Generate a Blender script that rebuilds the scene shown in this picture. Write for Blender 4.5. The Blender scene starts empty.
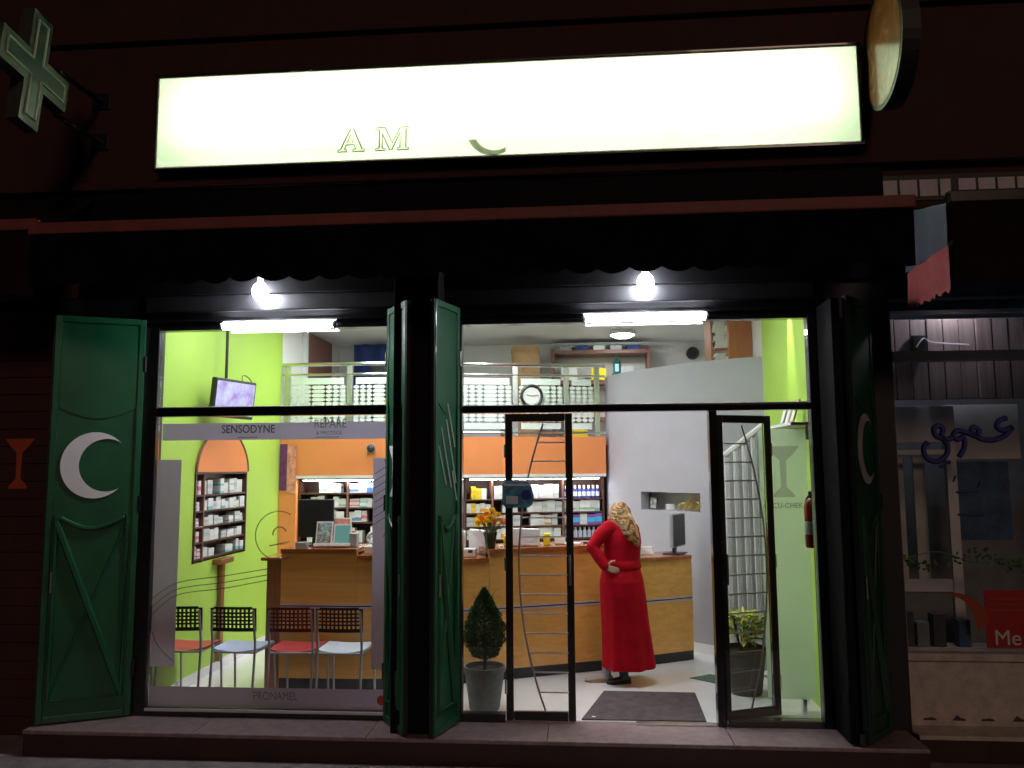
import bpy, bmesh, math, random
from mathutils import Vector, Matrix
random.seed(7)
S = bpy.context.scene
COL = S.collection
PI = math.pi
# ------------------------------------------------------------------ camera
CAMP = Vector((0, -6.15, 1.87))
yaw, pitch, roll = (math.radians(a) for a in (4.65, 6.0, -0.35))
fw = Vector((-math.sin(yaw) * math.cos(pitch), math.cos(yaw) * math.cos(pitch), math.sin(pitch)))
rt = Vector((math.cos(yaw), math.sin(yaw), 0)); up = rt.cross(fw)
rt2 = rt * math.cos(roll) + up * math.sin(roll); up2 = up * math.cos(roll) - rt * math.sin(roll)
cam = bpy.data.cameras.new('camera'); cam.sensor_width = 36; cam.lens = 800 / 1024 * 36
cam.clip_start = 0.05; cam.clip_end = 500
co = bpy.data.objects.new('camera', cam); COL.objects.link(co)
m = Matrix((rt2, up2, -fw)).transposed().to_4x4(); m.translation = CAMP
co.matrix_world = m; S.camera = co
# ------------------------------------------------------------------ world, faint night ambience, exposure
SUN_EL, SUN_AZ = math.radians(26), math.radians(165)
W = bpy.data.worlds.new('World'); S.world = W; W.use_nodes = True
nt = W.node_tree; bg = nt.nodes['Background']
sky = nt.nodes.new('ShaderNodeTexSky'); sky.sky_type = 'NISHITA'; sky.sun_disc = False
sky.sun_elevation = SUN_EL; sky.sun_rotation = SUN_AZ
nt.links.new(sky.outputs[0], bg.inputs[0]); bg.inputs[1].default_value = 0.0007
sl = bpy.data.lights.new('sun', 'SUN'); sl.energy = 0.30; sl.angle = math.radians(12); sl.color = (1, .66, .5)
so = bpy.data.objects.new('sun', sl); COL.objects.link(so)
sd = Vector((math.sin(SUN_AZ) * math.cos(SUN_EL), math.cos(SUN_AZ) * math.cos(SUN_EL), math.sin(SUN_EL)))
so.rotation_euler = sd.to_track_quat('Z', 'Y').to_euler()
S.view_settings.view_transform = 'Standard'; S.view_settings.look = 'None'
S.view_settings.exposure = 0; S.view_settings.gamma = 1; S.view_settings.use_curve_mapping = False
S.cycles.use_denoising = True; S.cycles.max_bounces = 10; S.cycles.transparent_max_bounces = 24
S.cycles.sample_clamp_indirect = 6; S.cycles.caustics_reflective = False; S.cycles.caustics_refractive = False

# ------------------------------------------------------------------ materials
M = {}
def pm(name, col, rough=.5, metal=0, var=.12, scale=9, bump=0.0, coat=0, sheen=0, streak=None, spec=.5):
    m = bpy.data.materials.new(name); m.use_nodes = True; n = m.node_tree.nodes; l = m.node_tree.links
    b = n['Principled BSDF']; b.inputs['Metallic'].default_value = metal
    b.inputs['Specular IOR Level'].default_value = spec
    tc = n.new('ShaderNodeTexCoord'); mp = n.new('ShaderNodeMapping'); l.new(tc.outputs['Object'], mp.inputs[0])
    if streak: mp.inputs['Scale'].default_value = streak
    nz = n.new('ShaderNodeTexNoise'); nz.inputs['Scale'].default_value = scale; nz.inputs['Detail'].default_value = 7
    nz.inputs['Roughness'].default_value = .62
    l.new(mp.outputs[0], nz.inputs['Vector'])
    r = n.new('ShaderNodeValToRGB'); r.color_ramp.elements[0].position = .3; r.color_ramp.elements[1].position = .72
    c = col[:3]
    r.color_ramp.elements[0].color = (*[max(0, x * (1 - var)) for x in c], 1)
    r.color_ramp.elements[1].color = (*[min(1, x * (1 + var)) for x in c], 1)
    l.new(nz.outputs[0], r.inputs[0]); l.new(r.outputs[0], b.inputs['Base Color'])
    mr = n.new('ShaderNodeMapRange'); mr.inputs['To Min'].default_value = max(.02, rough * .8); mr.inputs['To Max'].default_value = min(1, rough * 1.25)
    l.new(nz.outputs[0], mr.inputs[0]); l.new(mr.outputs[0], b.inputs['Roughness'])
    if bump:
        bp = n.new('ShaderNodeBump'); bp.inputs['Strength'].default_value = bump; bp.inputs['Distance'].default_value = .01
        l.new(nz.outputs[0], bp.inputs['Height']); l.new(bp.outputs[0], b.inputs['Normal'])
    if coat: b.inputs['Coat Weight'].default_value = coat
    if sheen: b.inputs['Sheen Weight'].default_value = sheen
    M[name] = m; return m
def em(name, col, strength):
    m = bpy.data.materials.new(name); m.use_nodes = True; n = m.node_tree.nodes; l = m.node_tree.links
    n.clear(); o = n.new('ShaderNodeOutputMaterial'); e = n.new('ShaderNodeEmission')
    e.inputs[0].default_value = (*col, 1); e.inputs[1].default_value = strength; l.new(e.outputs[0], o.inputs[0])
    M[name] = m; return m
def glass(name, tint=(.97, .98, .97), ior=1.45, rough=0.0):
    m = bpy.data.materials.new(name); m.use_nodes = True; n = m.node_tree.nodes; l = m.node_tree.links
    n.clear(); o = n.new('ShaderNodeOutputMaterial'); t = n.new('ShaderNodeBsdfTransparent'); g = n.new('ShaderNodeBsdfGlossy')
    f = n.new('ShaderNodeFresnel'); f.inputs[0].default_value = ior; x = n.new('ShaderNodeMixShader')
    t.inputs[0].default_value = (*tint, 1); g.inputs['Roughness'].default_value = rough
    l.new(f.outputs[0], x.inputs[0]); l.new(t.outputs[0], x.inputs[1]); l.new(g.outputs[0], x.inputs[2]); l.new(x.outputs[0], o.inputs[0])
    M[name] = m; return m
def film(name, col, clear, trans=.5):
    # vinyl film on glass: part see-through, part diffuse / translucent
    m = bpy.data.materials.new(name); m.use_nodes = True; n = m.node_tree.nodes; l = m.node_tree.links
    n.clear(); o = n.new('ShaderNodeOutputMaterial'); t = n.new('ShaderNodeBsdfTransparent')
    d = n.new('ShaderNodeBsdfDiffuse'); tr = n.new('ShaderNodeBsdfTranslucent')
    d.inputs[0].default_value = (*col, 1); tr.inputs[0].default_value = (*col, 1)
    a = n.new('ShaderNodeMixShader'); a.inputs[0].default_value = trans
    l.new(d.outputs[0], a.inputs[1]); l.new(tr.outputs[0], a.inputs[2])
    x = n.new('ShaderNodeMixShader'); x.inputs[0].default_value = clear
    l.new(a.outputs[0], x.inputs[1]); l.new(t.outputs[0], x.inputs[2]); l.new(x.outputs[0], o.inputs[0])
    M[name] = m; return m
def band(name, base, colr, lo, hi, rough=.45):
    # printed carton: a coloured band across the pack (box-local height)
    m = pm(name, base, rough, var=.05); n = m.node_tree.nodes; l = m.node_tree.links; b = n['Principled BSDF']
    tc = n.new('ShaderNodeTexCoord'); sp = n.new('ShaderNodeSeparateXYZ'); l.new(tc.outputs['Object'], sp.inputs[0])
    r = n.new('ShaderNodeValToRGB'); r.color_ramp.interpolation = 'CONSTANT'
    e = r.color_ramp.elements; e[0].position = 0; e[0].color = (*base, 1); e[1].position = lo; e[1].color = (*colr, 1)
    x = e.new(hi); x.color = (*base, 1)
    nz = n.new('ShaderNodeTexNoise'); nz.inputs['Scale'].default_value = 6
    mx = n.new('ShaderNodeMixRGB'); mx.blend_type = 'MULTIPLY'; mx.inputs[0].default_value = .25
    l.new(tc.outputs['Object'], nz.inputs['Vector'])
    l.new(sp.outputs[2], r.inputs[0]); l.new(r.outputs[0], mx.inputs[1]); l.new(nz.outputs[0], mx.inputs[2]); l.new(mx.outputs[0], b.inputs['Base Color'])
    return m
def wood(name, dark, light, rough=.35, axis='X', coat=.3):
    m = pm(name, light, rough, coat=coat); n = m.node_tree.nodes; l = m.node_tree.links; b = n['Principled BSDF']
    nz = [x for x in n if x.type == 'TEX_NOISE'][0]; mp = [x for x in n if x.type == 'MAPPING'][0]
    mp.inputs['Scale'].default_value = {'X': (.35, 6, 9), 'Z': (9, 6, .35)}[axis]; nz.inputs['Scale'].default_value = 3
    nz.inputs['Distortion'].default_value = .6
    r = [x for x in n if x.type == 'VALTORGB'][0]
    r.color_ramp.elements[0].color = (*dark, 1); r.color_ramp.elements[1].color = (*light, 1)
    return m

pm('red_plaster', (.05, .015, .014), .85, var=.35, scale=2.2, bump=.5)
pm('dark_metal', (.012, .012, .014), .32, metal=0, var=.3, coat=.4)
pm('deep_black', (.005, .005, .006), .7, var=.3, spec=.12)  # blacker, duller copy of the black paint, keeps lamp-lit parts dark
pm('black_paint', (.010, .010, .013), .55, var=.3, bump=.1)
pm('frame_metal', (.035, .034, .036), .16, metal=.9, var=.2)
pm('chrome', (.75, .76, .78), .16, metal=1, var=.05)
pm('rung_metal', (.72, .73, .76), .42, metal=.55, var=.08)
pm('brushed_steel', (.6, .61, .62), .32, metal=1, var=.1)
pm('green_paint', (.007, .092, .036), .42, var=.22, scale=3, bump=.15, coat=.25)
pm('green_paint_shaded', (.006, .045, .022), .5, var=.3, scale=4, bump=.15)  # same green with shade painted in, for the dimly lit right leaf
pm('white_paint', (.78, .78, .80), .5, var=.06)
pm('vinyl_white_shaded', (.28, .29, .30), .6, var=.3)  # white vinyl with shade painted in, for the crescent on that leaf
pm('vinyl_white', (.8, .8, .82), .5, var=.04)
pm('step_stone', (.25, .18, .185), .42, var=.35, scale=14, bump=.12)
pm('step_red', (.038, .016, .015), .6, var=.3, scale=6, bump=.2)
pm('pavement_stone', (.26, .23, .23), .6, var=.35, scale=7, bump=.3)
pm('asphalt', (.045, .045, .047), .85, var=.3, scale=30, bump=.5)
pm('awning_cloth', (.006, .0065, .011), 1, var=.3, scale=5, bump=.3, spec=.03)
pm('awning_cloth_brown', (.016, .009, .008), 1, var=.3, scale=5, bump=.3, spec=.05)
pm('awning_bar', (.22, .055, .05), .6, var=.25, scale=4)
pm('flap_cloth', (.05, .055, .075), .9, var=.25, scale=5, bump=.3)
pm('flap_cloth_red', (.32, .06, .055), .9, var=.25, scale=5, bump=.3)
pm('lime_wall', (.40, .62, .085), .55, var=.05, scale=3, bump=.05)
pm('orange_wall', (.78, .26, .085), .5, var=.05, scale=3, bump=.05)
pm('grey_wall', (.37, .36, .41), .6, var=.05, scale=3, bump=.06)
pm('cream_wall', (.72, .71, .70), .65, var=.05, scale=3, bump=.06)
pm('ceiling_white', (.74, .73, .73), .8, var=.04, scale=3)
pm('floor_tile', (.80, .79, .82), .13, var=.06, scale=2.5, coat=.3)
pm('green_tile', (.02, .12, .06), .2, var=.2)
pm('mat_dark', (.085, .062, .072), .95, var=.5, scale=9, bump=.6)
wood('counter_wood', (.60, .29, .07), (.76, .40, .11), .35, 'X')
wood('counter_top_wood', (.26, .075, .022), (.40, .13, .04), .25, 'X')
wood('shelf_wood', (.055, .022, .016), (.10, .04, .026), .45, 'X')
wood('brown_wood', (.19, .07, .028), (.33, .13, .05), .4, 'Z')
wood('cabinet_wood', (.40, .13, .05), (.52, .19, .08), .45, 'Z')
wood('plank_wood', (.13, .085, .082), (.27, .19, .185), .7, 'Z', coat=0)
pm('toe_black', (.018, .018, .026), .4)
pm('stripe_metal', (.50, .42, .46), .4, metal=.1)
pm('plastic_black', (.018, .018, .022), .38, var=.2)
pm('plastic_grey', (.33, .35, .38), .45)
pm('plastic_white', (.8, .8, .82), .4, var=.04)
pm('plastic_red', (.48, .045, .055), .45)
pm('plastic_maroon', (.13, .012, .015), .42)
pm('plastic_lavender', (.48, .52, .88), .45)
pm('plastic_ice', (.62, .68, .82), .45)
pm('tube_grey', (.42, .43, .50), .35, metal=.4)
pm('railing_panel', (.70, .78, .74), .4, var=.05)
pm('terracotta_dark', (.06, .045, .042), .6, var=.2, bump=.2)
pm('pot_grey', (.16, .17, .17), .75, var=.2, bump=.2, scale=20)
pm('soil', (.03, .02, .014), 1, var=.4, bump=.8, scale=50)
pm('leaf_dark', (.025, .085, .022), .6, var=.5, scale=5)
pm('leaf_mid', (.05, .16, .03), .5, var=.4, scale=5)
pm('leaf_yellow', (.58, .56, .10), .5, var=.4, scale=6)
pm('bark', (.09, .055, .035), .9, var=.3, bump=.5, scale=30)
pm('petal_yellow', (.90, .58, .03), .6, var=.2, scale=20)
pm('petal_orange', (.90, .32, .02), .6, var=.2, scale=20)
pm('petal_pink', (.80, .30, .22), .6, var=.2, scale=20)
pm('red_dress', (.42, .003, .016), .9, var=.18, scale=14, bump=.15, spec=.15)
pm('skin', (.52, .32, .23), .5, var=.1)
pm('sock_grey', (.30, .30, .34), .9)
pm('shoe_beige', (.40, .33, .26), .6)
pm('shoe_black', (.015, .014, .016), .45)
pm('fabric_blue', (.03, .06, .22), .85, var=.35, scale=6, bump=.3)
pm('door_brown', (.20, .09, .075), .5, var=.15, streak=(8, 8, .6))
pm('cardboard', (.40, .25, .12), .85, var=.2, scale=14)
pm('yellow_card', (.85, .66, .02), .5, var=.08)
pm('gold', (.65, .45, .12), .25, metal=.9, var=.3)
pm('teal_metal', (.05, .16, .18), .4, metal=.3)
pm('purple_print', (.15, .03, .14), .4, var=.5, scale=12)
pm('pink_print', (.75, .28, .22), .4, var=.5, scale=18)
pm('blue_plaque', (.10, .30, .48), .25, var=.7, scale=16)
pm('text_grey', (.10, .11, .16), .5)
pm('text_faint', (.25, .25, .30), .5)
pm('text_blue', (.02, .03, .22), .5)
pm('emblem_red', (.45, .07, .03), .6)
pm('poster_red', (.50, .02, .025), .4, var=.15)
pm('extinguisher_red', (.55, .02, .02), .25, coat=.5)
pm('paper', (.78, .78, .78), .7, var=.05)
pm('bag_white', (.80, .80, .84), .35, var=.06, bump=.3, scale=14)
pm('cross_box', (.045, .05, .04), .5, var=.2)
pm('cross_tube', (.55, .62, .58), .3)
pm('cross_dark', (.03, .045, .04), .35)
pm('letter_cream', (.62, .66, .52), .5)
pm('neighbor_white', (.74, .72, .76), .6, var=.15, scale=4)
pm('neighbor_grey', (.20, .21, .24), .7, var=.3, scale=3)
pm('neighbor_dark', (.05, .055, .065), .7, var=.5, scale=5)
pm('neighbor_blue', (.03, .09, .20), .5, var=.6, scale=7)
pm('sill_stone', (.52, .46, .42), .7, var=.25, scale=9, bump=.25)
pm('pane_frost', (.62, .58, .64), .6, var=.12)
pm('clock_face', (.8, .8, .8), .4, var=.03)
glass('window_glass'); glass('upper_glass', (.94, .97, .93), 1.5)
glass('vase_glass', (.75, .82, .78), 1.5)
film('silver_film', (.80, .78, .93), .06, .66)
film('pale_film', (.88, 1.0, .90), .22, .78)
film('pale_film_mark', (1, 1, 1), .6, .3)
film('line_film', (.16, .16, .19), .55, .3)
film('blind_film', (.6, .6, .64), .25, .5)
em('bulb_glow', (.90, .93, 1.0), 190)
em('tube_glow', (.93, .955, 1.0), 125)
em('panel_glow', (.94, .965, 1.0), 27.0)
em('mezz_glow', (.97, .98, 1.0), 60)
em('strip_glow', (.97, .98, 1.0), 85)
em('sign_tube', (.97, 1.0, .93), 66)
em('lantern_glow', (.5, .95, 1.0), 1.2)
em('neighbor_lamp', (.9, .92, 1.0), 190)
# --- translucent acrylic of the light box
m = bpy.data.materials.new('acrylic_face'); m.use_nodes = True; n = m.node_tree.nodes; l = m.node_tree.links; n.clear()
o = n.new('ShaderNodeOutputMaterial'); t = n.new('ShaderNodeBsdfTranslucent'); t.inputs[0].default_value = (.72, .80, .64, 1)
g = n.new('ShaderNodeBsdfGlossy'); g.inputs['Roughness'].default_value = .25; g.inputs[0].default_value = (.5, .5, .5, 1)
x = n.new('ShaderNodeMixShader'); x.inputs[0].default_value = .04
l.new(t.outputs[0], x.inputs[1]); l.new(g.outputs[0], x.inputs[2]); l.new(x.outputs[0], o.inputs[0]); M['acrylic_face'] = m
def transl(name, col):
    m = bpy.data.materials.new(name); m.use_nodes = True; n = m.node_tree.nodes; l = m.node_tree.links; n.clear()
    o = n.new('ShaderNodeOutputMaterial'); t = n.new('ShaderNodeBsdfTranslucent'); t.inputs[0].default_value = (*col, 1)
    d = n.new('ShaderNodeBsdfTransparent'); d.inputs[0].default_value = (*col, 1)
    x = n.new('ShaderNodeMixShader'); x.inputs[0].default_value = 0
    l.new(t.outputs[0], x.inputs[1]); l.new(d.outputs[0], x.inputs[2]); l.new(x.outputs[0], o.inputs[0]); M[name] = m
transl('letter_shadow', (.42, .42, .39)); transl('letter_face', (.93, .93, .90))
# --- printed materials
m = pm('scarf_print', (.5, .36, .2), .75, sheen=.2); n = m.node_tree.nodes; l = m.node_tree.links
r = [q for q in n if q.type == 'VALTORGB'][0]; nz = [q for q in n if q.type == 'TEX_NOISE'][0]
nz.inputs['Scale'].default_value = 11; nz.inputs['Distortion'].default_value = 1.2; nz.inputs['Detail'].default_value = 1.5
e = r.color_ramp.elements; e[0].position = .36; e[0].color = (.12, .03, .012, 1); e[1].position = .66; e[1].color = (.70, .54, .32, 1)
for p, c in ((.43, (.40, .17, .05, 1)), (.49, (.58, .42, .20, 1)), (.56, (.22, .12, .03, 1))): q = e.new(p); q.color = c
m = pm('tv_screen', (.4, .36, .6), .2); n = m.node_tree.nodes; l = m.node_tree.links; b = n['Principled BSDF']
r = [q for q in n if q.type == 'VALTORGB'][0]; nz = [q for q in n if q.type == 'TEX_NOISE'][0]; nz.inputs['Scale'].default_value = 7
r.color_ramp.elements[0].color = (.22, .10, .42, 1); r.color_ramp.elements[1].color = (.55, .58, .85, 1)
l.new(r.outputs[0], b.inputs['Emission Color']); b.inputs['Emission Strength'].default_value = .55
m = pm('round_sign_print', (.4, .2, .08), .3, coat=.4); n = m.node_tree.nodes
r = [q for q in n if q.type == 'VALTORGB'][0]; nz = [q for q in n if q.type == 'TEX_NOISE'][0]; nz.inputs['Scale'].default_value = 4
nz.inputs['Distortion'].default_value = 1.5
e = r.color_ramp.elements; e[0].color = (.07, .018, .008, 1); e[1].color = (.38, .26, .17, 1); q = e.new(.5); q.color = (.20, .07, .02, 1)
m = pm('photo_print', (.4, .3, .25), .35); n = m.node_tree.nodes
r = [q for q in n if q.type == 'VALTORGB'][0]; nz = [q for q in n if q.type == 'TEX_NOISE'][0]; nz.inputs['Scale'].default_value = 26
e = r.color_ramp.elements; e[0].color = (.05, .10, .12, 1); e[1].color = (.85, .85, .88, 1)
for p, c in ((.42, (.35, .12, .05, 1)), (.52, (.25, .45, .50, 1))): q = e.new(p); q.color = c
PACKS = {}
for nm, cw, ba, bc, lo, hi in (('white', 'white', (.80, .81, .80), (.72, .76, .74), .2, .45), ('green_band', 'white and green', (.80, .82, .80), (.30, .55, .40), .15, .35),
        ('blue_band', 'white and blue', (.80, .80, .82), (.16, .30, .62), .1, .4), ('pink', 'pink and white', (.80, .70, .72), (.70, .18, .25), .3, .6),
        ('grey', 'pale grey', (.62, .65, .64), (.45, .5, .5), .4, .7), ('aqua', 'white and aqua', (.78, .82, .80), (.22, .55, .55), .0, .3),
        ('yellow', 'yellow', (.86, .62, .03), (.80, .45, .03), .5, .8), ('orange', 'white and orange', (.82, .80, .74), (.85, .40, .05), .1, .45),
        ('purple', 'violet and cyan', (.30, .10, .55), (.05, .55, .80), .25, .7), ('deep_blue', 'blue', (.08, .18, .60), (.65, .72, .90), .55, .8)):
    band('pack_' + nm, ba, bc, lo, hi); PACKS[nm] = cw

# ------------------------------------------------------------------ mesh builder
class MB:
    def __init__(s): s.v = []; s.f = []
    def add(s, vs, fs):
        k = len(s.v); s.v += [tuple(v) for v in vs]; s.f += [tuple(i + k for i in f) for f in fs]; return s
    def box(s, x0, x1, y0, y1, z0, z1, T=None):
        vs = [Vector((x, y, z)) for x in (x0, x1) for y in (y0, y1) for z in (z0, z1)]
        if T: vs = [T @ v for v in vs]
        return s.add(vs, [(0, 1, 3, 2), (4, 6, 7, 5), (0, 4, 5, 1), (2, 3, 7, 6), (0, 2, 6, 4), (1, 5, 7, 3)])
    def bbox(s, x0, x1, y0, y1, z0, z1, b=.006, T=None):
        # box with chamfered edges
        cx, cy, cz = (x0 + x1) / 2, (y0 + y1) / 2, (z0 + z1) / 2
        bm = bmesh.new(); bmesh.ops.create_cube(bm, size=1)
        for v in bm.verts: v.co = Vector((cx + v.co.x * (x1 - x0), cy + v.co.y * (y1 - y0), cz + v.co.z * (z1 - z0)))
        b = min(b, .45 * min(x1 - x0, y1 - y0, z1 - z0))
        bmesh.ops.bevel(bm, geom=bm.edges[:], offset=b, segments=2, affect='EDGES', profile=.6)
        bm.verts.index_update(); vs = [v.co.copy() for v in bm.verts]
        if T: vs = [T @ v for v in vs]
        s.add(vs, [[v.index for v in f.verts] for f in bm.faces]); bm.free(); return s
    def tube(s, pts, r, n=8, cap=True, closed=False):
        pts = [Vector(p) for p in pts]; rs = r if isinstance(r, (list, tuple)) else [r] * len(pts); k0 = len(s.v); prev = None
        N = len(pts)
        for i, p in enumerate(pts):
            if closed: d = (pts[(i + 1) % N] - pts[i - 1])
            else: d = (pts[min(i + 1, N - 1)] - pts[max(i - 1, 0)])
            d.normalize()
            a = prev if prev is not None else (Vector((0, 0, 1)) if abs(d.z) < .9 else Vector((1, 0, 0)))
            u = (a - d * a.dot(d)).normalized(); w = d.cross(u); prev = u
            for j in range(n):
                t = 2 * PI * j / n; s.v.append(tuple(p + (u * math.cos(t) + w * math.sin(t)) * rs[i]))
        for i in range(N if closed else N - 1):
            for j in range(n):
                a = k0 + i * n; b = k0 + ((i + 1) % N) * n; s.f.append((a + j, a + (j + 1) % n, b + (j + 1) % n, b + j))
        if cap and not closed:
            s.f.append(tuple(k0 + j for j in reversed(range(n)))); s.f.append(tuple(k0 + (N - 1) * n + j for j in range(n)))
        return s
    def lathe(s, prof, c=(0, 0, 0), n=24, sx=1, sy=1):
        k0 = len(s.v)
        for r, z in prof:
            for j in range(n):
                t = 2 * PI * j / n; s.v.append((c[0] + sx * r * math.cos(t), c[1] + sy * r * math.sin(t), c[2] + z))
        for i in range(len(prof) - 1):
            for j in range(n):
                a = k0 + i * n; b = a + n; s.f.append((a + j, a + (j + 1) % n, b + (j + 1) % n, b + j))
        s.f.append(tuple(k0 + j for j in reversed(range(n)))); s.f.append(tuple(k0 + (len(prof) - 1) * n + j for j in range(n)))
        return s
    def prism(s, poly, fn0, fn1):
        # polygon (u,v) list -> two caps via functions, sides between (caps triangulated)
        k0 = len(s.v); N = len(poly)
        s.v += [tuple(fn0(*p)) for p in poly] + [tuple(fn1(*p)) for p in poly]
        from mathutils.geometry import tessellate_polygon
        tris = tessellate_polygon([[Vector((p[0], p[1], 0)) for p in poly]])
        for t in tris:
            s.f.append((k0 + t[0], k0 + t[1], k0 + t[2])); s.f.append((k0 + N + t[2], k0 + N + t[1], k0 + N + t[0]))
        for i in range(N): j = (i + 1) % N; s.f.append((k0 + i, k0 + j, k0 + N + j, k0 + N + i))
        return s
    def mesh(s, name, mat, smooth=False, off=None):
        me = bpy.data.meshes.new(name)
        vs = s.v if off is None else [(v[0] - off[0], v[1] - off[1], v[2] - off[2]) for v in s.v]
        me.from_pydata(vs, [], s.f); me.materials.append(M[mat])
        bm = bmesh.new(); bm.from_mesh(me); bmesh.ops.recalc_face_normals(bm, faces=bm.faces); bm.to_mesh(me); bm.free()
        if smooth:
            me.polygons.foreach_set('use_smooth', [True] * len(me.polygons))
            try: me.set_sharp_from_angle(angle=math.radians(40))
            except Exception: pass
        return me
    def build(s, name, mat, parent=None, smooth=False, world=True, base=None, label=None):
        # parent given: verts are world coordinates unless world=False; base: origin of a one-mesh thing
        off = None
        if parent is not None and world:
            p = parent; off = Vector((0, 0, 0))
            while p: off += p.location; p = p.parent
        elif base is not None: off = Vector(base)
        o = bpy.data.objects.new(name, s.mesh(name, mat, smooth, off)); COL.objects.link(o)
        if parent is not None: o.parent = parent
        elif base is not None: o.location = base
        if label: o['label'] = label
        return o
def thing(name, label, cat, loc=(0, 0, 0), rz=0, group=None):
    o = bpy.data.objects.new(name, None); COL.objects.link(o); o.location = loc; o.rotation_euler = (0, 0, rz)
    o.empty_display_size = .1; o['label'] = label; o['category'] = cat
    if group: o['group'] = group
    return o
def tag(o, label, cat, group=None):
    o['label'] = label; o['category'] = cat
    if group: o['group'] = group
    return o
def struct(o): o['kind'] = 'structure'; return o
def copy_tree(o, parent=None):
    c = o.copy(); COL.objects.link(c); c.parent = parent
    for ch in o.children: copy_tree(ch, c)
    return c
def text_obj(body, name, mat, size, loc, parent, rot=(PI / 2, 0, 0), ext=.002, align='LEFT', bold=0.0, sx=1):
    cu = bpy.data.curves.new(name, 'FONT'); cu.body = body; cu.size = size; cu.extrude = ext; cu.align_x = align; cu.offset = bold
    t = bpy.data.objects.new(name, cu); COL.objects.link(t)
    bpy.context.view_layer.update()
    me = bpy.data.meshes.new_from_object(t.evaluated_get(bpy.context.evaluated_depsgraph_get()))
    bpy.data.objects.remove(t); bpy.data.curves.remove(cu)
    me.materials.clear(); me.materials.append(M[mat])
    o = bpy.data.objects.new(name, me); COL.objects.link(o)
    off = Vector((0, 0, 0)); p = parent
    while p: off += p.location; p = p.parent
    o.parent = parent; o.location = Vector(loc) - off; o.rotation_euler = rot; o.scale = (sx, 1, 1)
    return o
def arc(cx, cz, r, a0, a1, n):
    return [(cx + r * math.cos(math.radians(a0 + (a1 - a0) * i / n)), cz + r * math.sin(math.radians(a0 + (a1 - a0) * i / n))) for i in range(n + 1)]
def bez(pts, n=8):
    # Catmull-Rom through points
    P = [Vector(p) for p in pts]; out = []
    for i in range(len(P) - 1):
        p0 = P[max(i - 1, 0)]; p1 = P[i]; p2 = P[i + 1]; p3 = P[min(i + 2, len(P) - 1)]
        for k in range(n):
            t = k / n
            out.append(.5 * ((2 * p1) + (p2 - p0) * t + (2 * p0 - 5 * p1 + 4 * p2 - p3) * t * t + (3 * p1 - p0 - 3 * p2 + p3) * t ** 3))
    out.append(P[-1]); return out
def strip(mb, path, z0, z1, th):
    # vertical wall following a plan path (x,y); thickness th towards +normal (back)
    P = [Vector((p[0], p[1])) for p in path]; N = len(P); k0 = len(mb.v)
    for i in range(N):
        d = (P[min(i + 1, N - 1)] - P[max(i - 1, 0)]).normalized(); nn = Vector((-d.y, d.x))
        b = P[i] + nn * th
        mb.v += [(P[i].x, P[i].y, z0), (P[i].x, P[i].y, z1), (b.x, b.y, z1), (b.x, b.y, z0)]
    for i in range(N - 1):
        a = k0 + 4 * i; b = a + 4
        for j in range(4): mb.f.append((a + j, a + (j + 1) % 4, b + (j + 1) % 4, b + j))
    mb.f.append((k0, k0 + 3, k0 + 2, k0 + 1)); e = k0 + 4 * (N - 1); mb.f.append((e, e + 1, e + 2, e + 3))
    return mb
def chalice(cx, cz, h, w):
    # outline of a bowl-on-stem emblem
    return [(cx - w / 2, cz + h / 2), (cx + w / 2, cz + h / 2), (cx + w * .30, cz + h * .34), (cx + w * .10, cz + h * .22), (cx + w * .08, cz - h * .30),
            (cx + w * .30, cz - h * .44), (cx + w * .32, cz - h / 2), (cx - w * .32, cz - h / 2), (cx - w * .30, cz - h * .44), (cx - w * .08, cz - h * .30),
            (cx - w * .10, cz + h * .22), (cx - w * .30, cz + h * .34)]
def crescent(cx, cz, r):
    a = arc(cx, cz, r, 42, 318, 40)
    d = .33 * r; r2 = .80 * r
    a0 = math.degrees(math.atan2(a[-1][1] - cz, a[-1][0] - cx - d)); a1 = math.degrees(math.atan2(a[0][1] - cz, a[0][0] - cx - d))
    b = arc(cx + d, cz, r2, a0 % 360, a1 % 360, 40)
    return a + b[1:-1]

NTH = 'first second third fourth fifth sixth seventh eighth ninth tenth eleventh twelfth thirteenth fourteenth fifteenth sixteenth seventeenth eighteenth nineteenth twentieth'.split()
# ================================================================== SETTING
struct(MB().box(-60, 60, -60, 40, -.40, -.34).build('ground', 'asphalt'))
struct(MB().box(-30, 30, -60, -3.3, -.336, -.332).build('road', 'asphalt'))
pv = struct(MB().box(-14, 14, -3.1, 6, -.338, -.186).build('pavement', 'pavement_stone'))
# paving slabs as pieces of the pavement in front of the step
slab = {}
for i in range(12):
    for j in range(3):
        x0 = -4.6 + i * .62; y0 = -.425 - (j + 1) * .62
        MB().bbox(x0 + .004, x0 + .616, y0 + .004, y0 + .616, -.185, -.18 + random.uniform(-.0015, .0015), .003).build('paving_slab', 'pavement_stone', pv)
kb = struct(MB().box(-14, 14, -3.29, -3.105, -.338, -.183).build('kerb', 'sill_stone'))

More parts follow.
